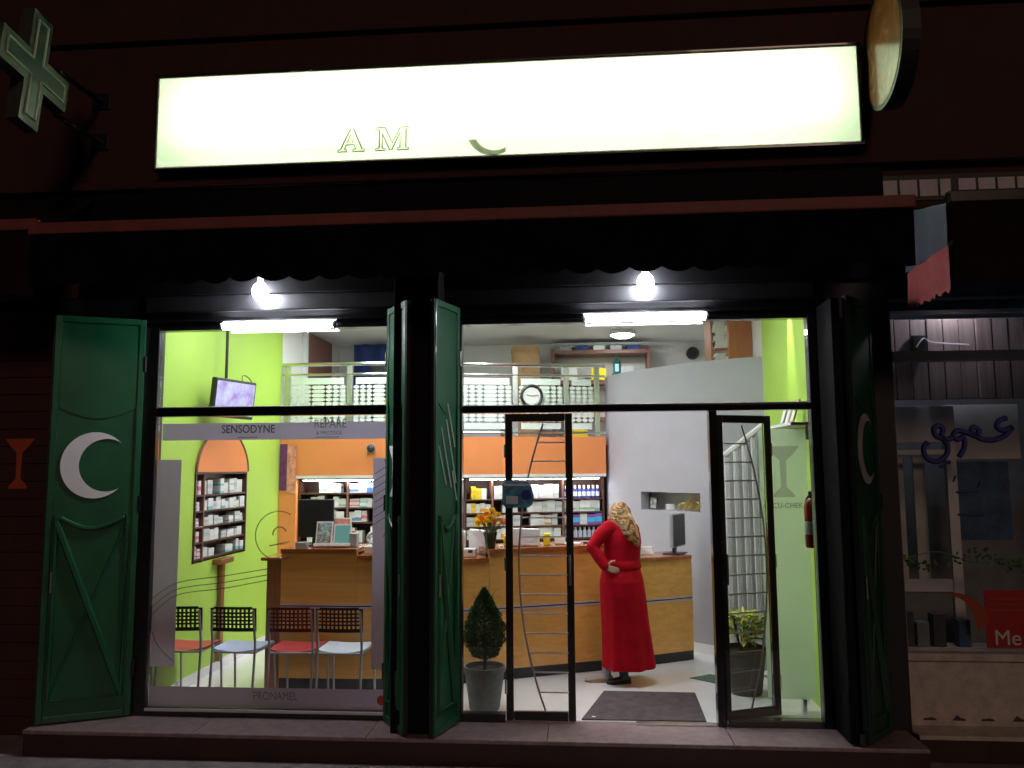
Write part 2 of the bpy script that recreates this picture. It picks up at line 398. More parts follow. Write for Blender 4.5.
# ------------------------------------------------------------------ facade of the host building
bld = thing('building', 'dark red plastered street building that the lit pharmacy occupies', 'building', (0, .15, -.18))
w = MB()
w.box(-9, 9, -.05, .25, 3.27, 9.5)                     # wall above the shops
w.box(-4.20, -3.47, -.03, .25, -.18, 3.27)             # pier left of the window
w.box(1.80, 2.34, -.03, .25, -.18, 3.27)               # pier between the two shops
w.box(-9, -5.2, -.03, .25, -.18, 3.27)
w.box(4.6, 9, -.03, .25, -.18, 3.27)
w.build('wall', 'red_plaster', bld)
MB().box(-9, 9, 6.2, 6.4, -.18, 9.5).box(-9, -8.8, .25, 6.2, -.18, 9.5).box(8.8, 9, .25, 6.2, -.18, 9.5).box(-9, 9, -.3, 6.6, 9.5, 9.7).build('outer_shell', 'red_plaster', bld)
MB().bbox(-9, 9, -.13, -.05, 4.14, 4.21, .01).build('string_course', 'red_plaster', bld)
MB().bbox(-9, 9, -.10, -.05, 5.42, 5.47, .01).build('string_course', 'red_plaster', bld)
MB().bbox(-1.36, -1.02, -.33, -.052, -.18, 3.6, .01).build('pier', 'deep_black', bld)

MB().bbox(-4.02, 2.33, -.085, -.0505, 3.2665, 4.139, .003).build('dark_cover_board', 'deep_black', bld)  # black board added over the red wall to keep the band dark
MB().box(-4.19, -3.48, -.0345, -.0305, 2.6, 3.269).build('pier_dark_cover', 'black_paint', bld)  # black sheets added over the red piers so they stay dark
MB().box(1.81, 2.33, -.0345, -.0305, -.17, 3.269).build('pier_dark_cover', 'black_paint', bld)
# ------------------------------------------------------------------ steps
st = thing('entrance_step', 'speckled brown stone step along the pharmacy front with dark red riser', 'step', (-1, -.2, -.18))
for i in range(5):
    x0 = -4.05 + i * 1.27
    MB().bbox(x0 + .002, x0 + 1.268, -.425, .035, -.028, 0, .006).build('tread_slab', 'step_stone', st)
MB().box(-4.05, 2.30, -.405, .03, -.186, -.0285).build('riser', 'step_red', st)

# ------------------------------------------------------------------ light box sign
sg = thing('sign_box', 'long glowing white light box sign above the pharmacy awning', 'sign', (-.6, -.05, 4.25))
X0, X1, Y0, Y1, Z0, Z1 = -3.335, 2.145, -.225, -.052, 4.262, 5.028
b = MB(); t = .012
b.box(X0, X1, Y1 - t, Y1, Z0, Z1).box(X0, X1, Y0, Y1 - t, Z0, Z0 + t).box(X0, X1, Y0, Y1 - t, Z1 - t, Z1)
b.box(X0, X0 + t, Y0, Y1 - t, Z0 + t, Z1 - t).box(X1 - t, X1, Y0, Y1 - t, Z0 + t, Z1 - t); b.build('case', 'white_paint', sg)
MB().box(X0 - .012, X1 + .012, Y0 - .012, Y1 - .01, Z0 - .014, Z0 - .001).box(X0 - .012, X1 + .012, Y0 - .012, Y1 - .01, Z1 + .001, Z1 + .014)\
    .box(X0 - .014, X0 - .001, Y0 - .012, Y1 - .01, Z0, Z1).box(X1 + .001, X1 + .014, Y0 - .012, Y1 - .01, Z0, Z1).build('rim', 'dark_metal', sg)
MB().box(X0 + t, X1 - t, Y0 - .003, Y0 + .001, Z0 + t, Z1 - t).build('face', 'acrylic_face', sg)
for zr in (4.52, 4.69, 4.86):
    for i in range(4):
        xa = X0 + .12 + i * 1.315; MB().tube([(xa, -.085, zr), (xa + 1.29, -.085, zr)], .013, 10).build('lamp_tube', 'sign_tube', sg, True)
# serif capitals and the tail of a mark on the face
yf = Y0 - .0035
def letter(poly, nm='letter', mat='letter_face', y=yf, dx=0, dz=0):
    MB().prism(poly, lambda u, v: (u + dx, y, v + dz), lambda u, v: (u + dx, y - .002, v + dz)).build(nm, mat, sg)
def grow(poly, g):
    cx = sum(p[0] for p in poly) / len(poly); cz = sum(p[1] for p in poly) / len(poly)
    return [(p[0] + g * (1 if p[0] > cx else -1), p[1] + g * (1 if p[1] > cz else -1)) for p in poly]
ax, az, ah = -1.845, 4.345, .185
A = [(0, 0), (.075, 0), (.075, .016), (.055, .02), (.068, .055), (.13, .055), (.143, .02), (.12, .016), (.12, 0), (.215, 0), (.215, .016), (.195, .02), (.125, ah), (.10, ah), (.022, .02), (0, .016)]
Ah = [(.077, .075), (.122, .075), (.10, .14)]
Mm = [(0, 0), (.08, 0), (.08, .016), (.055, .02), (.055, .135), (.115, 0), (.13, 0), (.195, .14), (.195, .02), (.172, .016), (.172, 0), (.265, 0), (.265, .016), (.243, .02),
      (.243, ah - .02), (.265, ah - .016), (.265, ah), (.195, ah), (.135, .062), (.078, ah), (0, ah), (0, ah - .016), (.03, ah - .02), (.03, .02), (0, .016)]
for poly, ox in ((A, ax), (Mm, ax + .30)):
    letter([(p[0] + ox, p[1] + az) for p in poly], 'letter', 'letter_face', yf)
    MB().tube([(p[0] + ox + .004, yf - .006, p[1] + az - .004) for p in poly], .0052, 6, closed=True).build('letter_outline', 'letter_shadow', sg)
MB().tube([(p[0] + ax + .004, yf - .006, p[1] + az - .004) for p in Ah], .0045, 6, closed=True).build('letter_outline', 'letter_shadow', sg)
sw = [(x, z) for x, z in arc(-.62, 4.47, .20, 200, 300, 14)] + [(x, z) for x, z in reversed(arc(-.60, 4.475, .165, 205, 300, 14))]
letter(sw, 'swash_mark', 'letter_shadow', yf)

# ------------------------------------------------------------------ projecting cross
CRX = Matrix.Translation((0, -.92, 4.76)) @ Matrix.Rotation(math.radians(-7), 4, 'X') @ Matrix.Translation((0, .92, -4.76))
cr = thing('cross_sign', 'unlit grey cross sign on two brackets projecting from the red wall', 'sign', (-3.88, -.92, 4.35))
cy, cz, a, hw = -.92, 4.76, .40, .115
def plus(a, h): return [(-h, -a), (h, -a), (h, -h), (a, -h), (a, h), (h, h), (h, a), (-h, a), (-h, h), (-a, h), (-a, -h), (-h, -h)]
MB().prism(plus(a, hw), lambda u, v: CRX @ Vector((-3.97, cy + u * .9, cz + v * 1.1)), lambda u, v: CRX @ Vector((-3.87, cy + u * .9, cz + v * 1.1))).build('cross_body', 'cross_box', cr)
MB().prism(plus(a * .86, hw * .5), lambda u, v: CRX @ Vector((-3.869, cy + u * .9, cz + v * 1.1)), lambda u, v: CRX @ Vector((-3.866, cy + u * .9, cz + v * 1.1))).build('inner_panel', 'cross_dark', cr)
MB().tube([CRX @ Vector((-3.862, cy + u * .9, cz + v * 1.1)) for u, v in plus(a * .86, hw * .5)], .009, 6, closed=True).build('neon_outline', 'cross_tube', cr)
for z in (4.93, 4.58):
    MB().tube([(-3.92, -.62, z - .02), (-3.92, -.04, z)], .022, 8).build('bracket', 'dark_metal', cr)
    MB().bbox(-4.0, -3.84, -.062, -.048, z - .07, z + .07, .004).build('wall_plate', 'dark_metal', cr)

# ------------------------------------------------------------------ round projecting sign on the right
rs = thing('round_sign', 'round orange brown projecting sign beside the end of the light box', 'sign', (2.34, -.5, 4.45))
def disc(x0, x1, r, seg=40): return MB().prism(arc(0, 0, r, 0, 360 - 360 / seg, seg - 1), lambda u, v: (x0 - .09, -.50 + u * .86, 4.85 + v), lambda u, v: (x1 - .09, -.50 + u * .86, 4.85 + v))
disc(2.30, 2.42, .44).build('drum', 'black_paint', rs)
disc(2.297, 2.2995, .405).build('printed_face', 'round_sign_print', rs)
MB().tube([(2.27, -.13, 4.9), (2.27, -.04, 4.9)], .025, 8).build('bracket', 'dark_metal', rs)

# ------------------------------------------------------------------ awnings
def awning(name, label, x0, x1, yb, zb, yw, zw, drop, cloth, scal=.21, barmat='awning_bar', flap=False):
    A_ = thing(name, label, 'awning', ((x0 + x1) / 2, yw, zb - drop), group=None)
    n_ = int((x1 - x0) / .1); c = MB(); k = 0
    # sagging canvas
    rows = 8
    for j in range(rows + 1):
        f = j / rows
        for i in range(n_ + 1):
            x = x0 + (x1 - x0) * i / n_; c.v.append((x, yw + (yb - yw) * f, zw + (zb - zw) * f - .05 * math.sin(PI * f) + .006 * math.sin(x * 5.1)))
    for j in range(rows):
        for i in range(n_): a0 = j * (n_ + 1) + i; c.f.append((a0, a0 + 1, a0 + n_ + 2, a0 + n_ + 1))
    cv = c.build('canvas', cloth, A_, True)
    MB().bbox(x0 - .01, x1 + .01, yb - .045, yb + .02, zb - .035, zb + .05, .012).build('front_bar', barmat, A_)
    # scalloped valance, hanging in slight waves
    v = MB(); N = int((x1 - x0) / .03)
    for i in range(N + 1):
        x = x0 + (x1 - x0) * i / N; q = abs(math.sin(PI * (x - x0) / scal)) ** .8
        for r_ in range(5):
            f = r_ / 4; zz = zb - .03 - f * (drop - .035 + .035 * q)
            v.v.append((x, yb - .028 + .018 * f * math.sin(x * 9.3) + .010 * math.sin(x * 4.1), zz))
    for i in range(N):
        for r_ in range(4): a0 = i * 5 + r_; v.f.append((a0, a0 + 1, a0 + 6, a0 + 5))
    v.build('valance', cloth, A_, True)
    for x in (x0 + .35, x1 - .35):
        MB().tube([(x, yw, zw - .35), (x, (yw + yb) / 2, (zw - .35 + zb) / 2 - .02), (x, yb + .02, zb)], .02, 8).build('arm', 'dark_metal', A_)
    return A_
awning('awning', 'black awning with dark red front bar and scalloped valance over the pharmacy', -3.84, 2.19, -.90, 3.565, -.09, 3.80, .385, 'awning_cloth')
awning('awning', 'short brown awning end beside the pharmacy awning on the left wall', -6.4, -3.93, -.72, 3.66, -.06, 4.10, .50, 'awning_cloth_brown')
nb = awning('awning', 'brown black awning with blue and red side flap over the neighbouring shop', 2.36, 4.9, -1.02, 3.545, -.06, 3.80, .545, 'awning_cloth_brown', .2, 'dark_metal')
# side flap (hangs in the plane across the pavement)
def flap(z0f, z1f, mat, nm, scallop):
    f = MB(); N = 24
    for i in range(N + 1):
        t = i / N; y = -1.0 + t * .64
        lo = z0f(t) - (.035 * abs(math.sin(PI * t * 7)) if scallop else 0)
        f.v += [(2.352 + .008 * math.sin(t * 17), y, lo), (2.352 + .006 * math.sin(t * 13 + 1), y, z1f(t))]
    for i in range(N): f.f.append((2 * i, 2 * i + 1, 2 * i + 3, 2 * i + 2))
    f.build(nm, mat, nb, True)
flap(lambda t: 3.26 - .03 * t, lambda t: 3.53 + .14 * t, 'flap_cloth', 'side_flap', False)
flap(lambda t: 2.99, lambda t: 3.26 - .03 * t, 'flap_cloth_red', 'side_flap_border', True)

# ------------------------------------------------------------------ shop head (black metal fascia above the glazing)
hd = thing('fascia_box', 'black metal fascia box with thin ledges over the pharmacy glazing', 'fascia', (-.8, 0, 3.0))
MB().bbox(-3.465, 1.795, -.045, .14, 3.015, 3.266, .006).build('box', 'black_paint', hd)
MB().bbox(-3.465, 1.795, -.085, -.046, 3.125, 3.14, .003).build('ledge', 'dark_metal', hd)
MB().bbox(-3.465, 1.795, -.065, -.046, 3.05, 3.06, .003).build('ledge', 'dark_metal', hd)
for x, lb in ((-2.47, 'left_of_pier'), (.53, '')):
    lab = 'bare bright bulb above the shop window' if lb else 'bare bright bulb above the glass doors'
    L_ = thing('wall_bulb', lab, 'lamp', (x, -.13, 3.24), group='bulbs over the pharmacy front')
    pr = [(.001, -.085), (.03, -.08), (.055, -.05), (.063, -.015), (.057, .018), (.036, .046), (.022, .06)]
    MB().lathe(pr, (x, -.15, 3.275), 20).build('bulb', 'bulb_glow', L_, True)
    MB().lathe([(.022, .06), (.024, .062), (.024, .10), (.018, .115)], (x, -.15, 3.275), 14).build('socket', 'plastic_white', L_)
    MB().tube([(x, -.15, 3.385), (x, -.11, 3.41), (x, -.05, 3.41)], .01, 8).build('arm', 'dark_metal', L_)
for xa, xb, lab in ((-2.79, -1.90, 'long fluorescent tube over the shop window'), (.075, .975, 'long fluorescent tube over the glass doors')):
    L_ = thing('tube_light', lab, 'lamp', ((xa + xb) / 2, -.06, 3.0), group='tubes over the pharmacy front')
    MB().bbox(xa - .02, xb + .02, -.066, -.048, 3.018, 3.046, .004).build('batten', 'plastic_white', L_)
    MB().tube([(xa, -.085, 3.003), (xb, -.085, 3.003)], .026, 12).build('tube', 'tube_glow', L_, True)
    for xe in (xa - .018, xb): MB().tube([(xe, -.085, 3.003), (xe + .018, -.085, 3.003)], .029, 12).build('end_cap', 'plastic_white', L_)

# ------------------------------------------------------------------ glazing: left shop window
sw_ = thing('shop_window', 'wide dark framed shop window with silver vinyl bands in front of chairs', 'window', (-2.4, 0, 0))
f = MB()
f.bbox(-3.465, -3.335, -.05, .05, .0, 3.014, .006).build('frame_post', 'dark_metal', sw_); MB().bbox(-1.445, -1.365, -.05, .05, .0, 3.014, .006).build('frame_post', 'dark_metal', sw_)
MB().bbox(-3.334, -1.446, -.055, .045, 2.292, 2.362, .012).build('transom', 'frame_metal', sw_)
MB().bbox(-3.334, -1.446, -.045, .045, .002, .06, .006).build('bottom_rail', 'dark_metal', sw_)
MB().bbox(-3.334, -1.446, -.060, -.046, .040, .062, .004).build('sill_trim', 'rung_metal', sw_)
MB().bbox(-3.334, -1.446, -.058, -.02, 2.3625, 2.368, .002).build('transom_highlight', 'rung_metal', sw_)  # pale strip added as the highlight along the transom's top edge
MB().bbox(-3.334, -1.446, -.045, .045, 2.985, 3.013, .004).build('top_rail', 'dark_metal', sw_)
MB().box(-3.334, -1.446, -.004, .004, .061, 2.291).build('pane', 'window_glass', sw_)
MB().box(-3.334, -1.446, -.004, .004, 2.363, 2.984).build('pane', 'upper_glass', sw_)
def vin(nm, x0, x1, z0, z1, mat='silver_film'): return MB().box(x0, x1, -.0065, -.005, z0, z1).build(nm, mat, sw_)
tb = vin('vinyl_band', -3.30, -1.447, 2.105, 2.238)
text_obj('SENSODYNE', 'lettering', 'text_grey', .090, (-2.815, -.008, 2.160), tb, ext=.0008, bold=.0008, sx=.86)
text_obj('REPARE', 'lettering', 'text_faint', .095, (-2.065, -.008, 2.195), tb, ext=.0008, sx=.82)
text_obj('& PROTEGE', 'lettering', 'text_faint', .040, (-2.045, -.008, 2.140), tb, ext=.0008)
MB().box(-2.68, -2.52, -.0085, -.007, 2.12, 2.127).build('text_rule', 'text_faint', tb)
MB().box(-2.05, -1.86, -.0085, -.007, 2.118, 2.124).build('text_rule', 'text_faint', tb)
bb = vin('vinyl_band', -3.33, -1.447, .062, .212)
text_obj('PRONAMEL', 'lettering', 'text_faint', .085, (-2.50, -.008, .125), bb, ext=.0008, sx=.80)
vin('vinyl_strip', -3.33, -3.135, .36, 1.952); vin('vinyl_strip', -1.585, -1.447, .36, 1.955)
MB().prism(arc(-1.50, .135, .036, 0, 350, 24), lambda u, v: (u, -.007, v), lambda u, v: (u, -.0085, v)).build('round_sticker', 'emblem_red', sw_)
# line art on the glass
for k, dz in enumerate((0, .045, .095)):
    MB().tube(bez([(-3.33, -.006, .80 + dz * 1.3 - .05), (-3.13, -.006, .90 + dz), (-2.75, -.006, .955 + dz), (-2.40, -.006, 1.02 + dz * .9)]), .0045, 5).build('drawn_line', 'line_film', sw_)
MB().tube([(u, -.006, v) for u, v in arc(-2.33, 1.36, .185, 60, 300, 30)], .005, 5).build('drawn_ring', 'line_film', sw_)
MB().tube([(u, -.006, v) for u, v in arc(-2.32, 1.37, .055, 20, 190, 10)], .006, 5).build('drawn_ring', 'line_film', sw_)
MB().tube([(-2.40, -.006, 1.28), (-2.24, -.006, 1.31)], .006, 5).build('drawn_line', 'line_film', sw_)
MB().tube([(-1.50 + .075 * math.sin(PI * t), -.008, 1.95 - .60 * t) for t in [i / 16 for i in range(17)]], .004, 5).build('drawn_line', 'line_film', sw_)
for i in range(8):
    z = 1.86 - i * .055; MB().tube([(-1.575, -.008, z - .03), (-1.47, -.008, z + .035)], .003, 4).build('drawn_line', 'line_film', sw_)
MB().tube([(-3.32 + .18 * i / 6, -.008, .62 - .22 * (i / 6) ** .6) for i in range(7)], .004, 5).build('drawn_line', 'line_film', sw_)

# ------------------------------------------------------------------ glazing: door wall
dw = thing('door_frame', 'dark metal entrance frame with clear fanlight and side pane', 'door frame', (.4, 0, 0))
f = MB(); f.bbox(-1.015, -.885, -.05, .05, 0, 3.014, .006).build('frame_post', 'dark_metal', dw)
MB().bbox(1.735, 1.798, -.05, .05, 0, 3.014, .006).build('frame_post', 'dark_metal', dw)
MB().bbox(-.884, 1.734, -.055, .045, 2.292, 2.345, .012).build('transom', 'frame_metal', dw)
MB().bbox(-.884, 1.734, -.058, -.02, 2.3455, 2.351, .002).build('transom_highlight', 'rung_metal', dw)  # highlight line built as a strip on the door transom too
MB().bbox(-.884, 1.734, -.045, .045, 2.985, 3.013, .004).build('top_rail', 'dark_metal', dw)
MB().bbox(-.884, -.56, -.045, .045, .002, .06, .006).build('bottom_rail', 'dark_metal', dw)
MB().bbox(1.06, 1.734, -.045, .045, .002, .05, .006).build('bottom_rail', 'dark_metal', dw)
MB().box(-.884, 1.734, -.004, .004, 2.346, 2.984).build('fanlight_pane', 'upper_glass', dw)
MB().box(-.884, -.575, -.004, .004, .061, 2.291).build('side_pane', 'window_glass', dw)
MB().box(1.06, 1.734, -.004, .004, .051, 2.291).build('side_pane', 'window_glass', dw)
MB().bbox(.985, 1.045, -.05, .05, 0, 2.291, .006).build('door_post', 'frame_metal', dw)
fpn = thing('frosted_panel', 'pale green frosted glass panel with a chalice mark behind the open door', 'panel', (1.6, .36, .003))
MB().box(1.432, 1.80, .358, .362, .10, 2.165).build('sheet', 'pale_film', fpn)
MB().prism(chalice(1.615, 1.83, .40, .26), lambda u, v: (u, .3565, v), lambda u, v: (u, .3575, v)).build('chalice_emblem', 'pale_film_mark', fpn)
text_obj('ACCU-CHEK', 'lettering', 'text_faint', .058, (1.45, .356, 1.545), fpn, ext=.0008, sx=.92)
for x in (1.47, 1.70): MB().bbox(x - .015, x + .015, .33, .39, .003, .099, .003).build('foot', 'chrome', fpn)
MB().bbox(.40, .98, -.04, .03, .001, .012, .003).build('floor_guide', 'brushed_steel', dw)

def glass_door(loc, rz, wd, h, label, flip):
    D = thing('glass_door', label, 'door', loc, rz, 'framed glass doors of the pharmacy'); s_ = .055; B = lambda n_, mat, mb, sm=False, p=None: mb.build(n_, mat, p or D, sm, world=False)
    B('stile', 'dark_metal', MB().bbox(0, s_, -.02, .02, .01, h, .006)); B('stile', 'dark_metal', MB().bbox(wd - s_, wd, -.02, .02, .01, h, .006))
    B('rail', 'dark_metal', MB().bbox(s_ + .001, wd - s_ - .001, -.02, .02, .01, .075, .006)); B('rail', 'dark_metal', MB().bbox(s_ + .001, wd - s_ - .001, -.02, .02, h - .06, h, .006))
    B('pane', 'window_glass', MB().box(s_ + .001, wd - s_ - .001, -.003, .003, .076, h - .061))
    fx = (lambda x: wd - x) if flip else (lambda x: x)
    def cx(z): t = (z - .08) / (h - .16); return wd * (.20 + .37 * (2 * t - 1) ** 2)
    pts = [(fx(cx(.08 + (h - .16) * i / 24)), -.034, .08 + (h - .16) * i / 24) for i in range(25)]
    B('curved_bar', 'tube_grey', MB().tube(pts, .007, 8), True)
    n_ = 15
    for i in range(1, n_):
        z = .08 + (h - .16) * i / n_; xx = cx(z)
        B('rung', 'rung_metal', MB().tube([(fx(xx), -.034, z), (fx(wd - s_ + .005), -.034, z)], .0055, 6), True)
    hb = MB().tube([(fx(wd - .03), -.02, 1.0), (fx(wd - .03), -.06, 1.0), (fx(wd - .03), -.06, 1.22), (fx(wd - .03), -.02, 1.22)], .009, 8); B('handle', 'chrome', hb, True)
    for z in (.25, 1.15, 2.0): B('hinge', 'chrome', MB().tube([(fx(.0), -.012, z - .05), (fx(.0), -.012, z + .05)], .012, 8))
    return D
glass_door((-.555, 0, 0), 0, .515, 2.285, 'closed dark framed glass door with curved bar, rungs and blue plaque', False)
glass_door((1.045, .055, 0), math.radians(25), .50, 2.265, 'open dark framed glass door with rungs in front of a potted croton', True)

pl = thing('door_plaque', 'blue picture plaque hanging on the closed glass door', 'plaque', (-.46, -.04, 1.57))
MB().prism([(-.575, 1.60), (-.545, 1.57), (-.37, 1.575), (-.345, 1.60), (-.335, 1.66), (-.35, 1.73), (-.375, 1.765), (-.545, 1.775), (-.575, 1.745)],
           lambda u, v: (u, -.062, v), lambda u, v: (u, -.046, v)).build('board', 'blue_plaque', pl)
MB().box(-.545, -.455, -.0645, -.0625, 1.60, 1.66).build('picture_patch', 'plastic_ice', pl)
MB().box(-.56, -.36, -.0645, -.0625, 1.735, 1.752).build('picture_band', 'plastic_ice', pl)
MB().prism(arc(-.395, 1.668, .038, 0, 345, 20), lambda u, v: (u, -.0625, v * 1.0), lambda u, v: (u, -.0645, v)).build('picture_patch', 'text_blue', pl)

# ------------------------------------------------------------------ green shutter leaves
def leaf(p0, p1, h, label, emblem, mat='green_paint', er=.255, zc=1.90):
    p0 = Vector((*p0, .012)); p1 = Vector((*p1, .012)); d = p1 - p0; wd = d.length
    L_ = thing('shutter_door', label, 'shutter', p0, math.atan2(d.y, d.x), 'green metal shutter doors of the pharmacy')
    B = lambda n_, mt, mb, sm=False: mb.build(n_, mt, L_, sm, world=False)
    # visible face is local +y or -y : decide by camera side
    nrm = Vector((-d.y, d.x)).normalized(); s_ = 1 if nrm.dot(Vector((CAMP.x - p0.x, CAMP.y - p0.y))) > 0 else -1
    Y = lambda a, b: (min(s_ * a, s_ * b), max(s_ * a, s_ * b))
    B('panel', mat, MB().bbox(.001, wd - .001, -.010, .010, .002, h - .002, .003))
    y0, y1 = Y(.0105, .024)
    for xa, xb, za, zb in ((0, .045, 0, h), (wd - .045, wd, 0, h)): B('stile', mat, MB().bbox(xa, xb, y0, y1, za, zb, .005))
    for za, zb in ((0, .05), (h - .05, h)): B('rail', mat, MB().bbox(.046, wd - .046, y0, y1, za, zb, .005))
    f_ = lambda off: ((lambda u, v: (u, s_ * .0108, v)), (lambda u, v: (u, s_ * off, v)))
    # upper plate with a sagging lower edge
    top = [(.05, h - .06), (wd - .05, h - .06)] + [(wd - .05 - (wd - .1) * i / 16, 2.345 - .085 * math.sin(PI * i / 16)) for i in range(17)]
    B('upper_plate', mat, MB().prism(top, *f_(.017)))
    n0, n1 = .075, wd - .075
    arcp = [(n0 + (n1 - n0) * i / 16, 1.52 - .10 * math.sin(PI * i / 16)) for i in range(17)]
    rimp = [(n0, .0, z) for z in ()]
    rim = [(u, s_ * .02, v) for u, v in arcp] + [(n1, s_ * .02, .16), (n0, s_ * .02, .16)]
    B('panel_rim', mat, MB().tube(rim, .017, 6, closed=True))
    q0, q1 = (n1, n0) if d.x < 0 else (n0, n1)
    B('brace', mat, MB().tube([(q0, s_ * .018, 1.47), (q1, s_ * .018, .18)], .026, 6)); B('brace', mat, MB().tube([(q1, s_ * .014, 1.47), (q0, s_ * .014, .18)], .010, 6))
    for z in (.35, 1.6, 2.7): B('hinge', 'dark_metal', MB().tube([(-.004, s_ * .02, z - .06), (-.004, s_ * .02, z + .06)], .014, 8))
    B('bolt', 'brushed_steel', MB().tube([(wd - .06, s_ * .03, .95), (wd - .06, s_ * .03, 1.10)], .008, 6))
    B('edge_strip', 'black_paint', MB().bbox(wd + .001, wd + .012, -.016, .016, 0, h, .003))
    if emblem == 'crescent':
        fl = s_ * (1 if d.x > 0 else -1)
        pc = crescent(0, 0, er)
        mir = -1 if d.x < 0 else 1
        B('crescent_emblem', 'vinyl_white' if mat == 'green_paint' else 'vinyl_white_shaded', MB().prism([(wd / 2 + mir * u * min(1, wd / .68), zc + v) for u, v in pc], (lambda u, v: (u, s_ * .0182, v)), (lambda u, v: (u, s_ * .0205, v))))
    if emblem == 'chalice':
        B('chalice_emblem', 'vinyl_white', MB().prism(chalice(wd * .42, 1.84, .38, .20), (lambda u, v: (u, s_ * .0182, v)), (lambda u, v: (u, s_ * .0205, v))))
    if emblem == 'streak':  # thin pale diagonal streaks across the upper leaf
        for (a, b_, c, e_) in ((.06, 1.75, .22, 2.22), (.14, 1.72, .30, 2.16), (.08, 2.02, .20, 2.34), (.22, 1.74, .34, 2.02), (.05, 1.62, .12, 1.84)):
            B('pale_streak', 'vinyl_white', MB().tube([(min(a, wd - .03), s_ * .019, b_), (min(c, wd - .03), s_ * .019, e_)], .005, 4))
    return L_
leaf((-3.445, -.055), (-4.02, -.33), 3.06, 'wide green metal shutter door bearing a white crescent beside the shop window', 'crescent')
leaf((-1.455, -.06), (-1.235, -.40), 3.10, 'narrow green shutter door with white chalice folded out beside the shop window', 'chalice')
leaf((-.918, -.06), (-1.04, -.44), 3.10, 'narrow green shutter door with pale streaks folded out beside the glass doors', 'streak')
leaf((2.16, -.10), (1.90, -.40), 3.06, 'green shutter door with crescent, shade painted into both, against the pier to the neighbouring shop', 'crescent', 'green_paint_shaded', .25, 1.98)
MB().bbox(1.80, 1.86, -.40, -.055, .012, 3.06, .006).build('shutter_post', 'deep_black', base=(1.83, -.2, .012))
tag(bpy.data.objects['shutter_post'], 'black upright folded shutter edge beside the right side pane', 'post')
tag(MB().tube([(1.87, -.42, .02), (1.87, -.42, .09)], .02, 8).build('door_stop', 'dark_metal', base=(1.87, -.42, .0)), 'small dark door stop at the foot of the dark shutter', 'door stop')

# left closed roller shutter with a red chalice
rl = thing('roller_shutter', 'closed dark red roller shutter with a painted red chalice', 'shutter', (-4.7, 0, -.18))
for i in range(24):
    z = -.18 + i * .1405; MB().bbox(-5.195, -4.205, .0, .03, z + .002, z + .1385, .008).build('slat', 'red_plaster', rl)
MB().prism(chalice(-4.50, 1.93, .40, .25), lambda u, v: (u, -.004, v), lambda u, v: (u, -.001, v)).build('chalice_emblem', 'emblem_red', rl)

# ================================================================== INTERIOR
# room shell
struct(MB().box(-3.45, 1.87, .036, 5.2, -.05, .002).build('floor', 'floor_tile'))
wl = struct(MB().box(-3.60, -3.42, .05, 2.86, .002, 1.039).build('wall_left', 'lime_wall'))
MB().box(-3.60, -3.42, .05, 2.86, 1.851, 3.62).build('wall_section', 'lime_wall', wl); MB().box(-3.60, -3.42, .05, .7995, 1.039, 1.851).build('wall_section', 'lime_wall', wl); MB().box(-3.60, -3.42, 1.9205, 2.86, 1.039, 1.851).build('wall_section', 'lime_wall', wl)
struct(MB().box(-3.60, -3.42, 2.862, 5.1, .002, 3.62).build('wall_left_rear', 'cream_wall'))
struct(MB().box(1.85, 2.0, .05, 1.93, .002, 3.62).build('wall_right', 'lime_wall'))
struct(MB().box(1.85, 2.0, 1.932, 5.1, 2.0, 3.62).build('wall_right_rear', 'cream_wall'))
struct(MB().box(-3.60, 2.0, 5.1, 5.25, .002, 3.62).build('wall_back', 'cream_wall'))
struct(MB().box(-3.60, 2.0, .145, 5.25, 3.622, 3.75).build('ceiling', 'ceiling_white'))
struct(MB().box(-3.60, 2.0, .142, .16, 3.02, 3.62).build('wall_front_inside', 'cream_wall'))
struct(MB().box(-3.4195, -3.405, .06, 2.85, .003, .085).build('skirting', 'floor_tile'))
# inlaid green floor tiles
fl = bpy.data.objects['floor']
for x, y in ((1.10, 1.30), (-.9, .55), (.25, .3)):
    if x > 1: MB().prism([(x - .14, y), (x + .06, y - .17), (x + .30, y), (x + .06, y + .14)], lambda u, v: (u, v, .0025), lambda u, v: (u, v, .006)).build('inlay_tile', 'green_tile', fl)
# curved grey wall with parapet top and gold display niche
gp = bez([(.34, 3.62, 0), (.55, 3.12, 0), (.86, 2.72, 0), (1.25, 2.30, 0), (1.58, 2.08, 0), (1.849, 1.945, 0)], 6)
gw = thing('curved_wall', 'curved grey wall rising past the mezzanine behind the counter', 'wall', (1, 2.6, 0))
gpa = [(p.x, p.y) for p in gp]
iA = min(range(len(gp)), key=lambda i: abs(gp[i].x - .70)); iB = min(range(len(gp)), key=lambda i: abs(gp[i].x - 1.22))
strip(MB(), gpa, .003, 1.405, .12).build('lower_wall', 'grey_wall', gw, True)
strip(MB(), gpa[:iA + 1], 1.4055, 1.60, .12).build('middle_wall', 'grey_wall', gw, True); strip(MB(), gpa[iB:], 1.4055, 1.60, .12).build('middle_wall', 'grey_wall', gw, True)
strip(MB(), gpa, 1.6005, 2.965, .12).build('upper_wall', 'grey_wall', gw, True)
nA, nB = Vector(gpa[iA]), Vector(gpa[iB]); nd = (nB - nA).normalized(); nn = Vector((-nd.y, nd.x))
def nb_(t, dp): q = nA + (nB - nA) * t + nn * dp; return (q.x, q.y)
strip(MB(), [nb_(-.1, .26), nb_(1.1, .26)], 1.38, 1.63, .02).build('niche_back', 'paper', gw)
strip(MB(), [nb_(0, .0), nb_(1, .0)], 1.399, 1.404, .26).build('niche_shelf', 'cream_wall', gw)
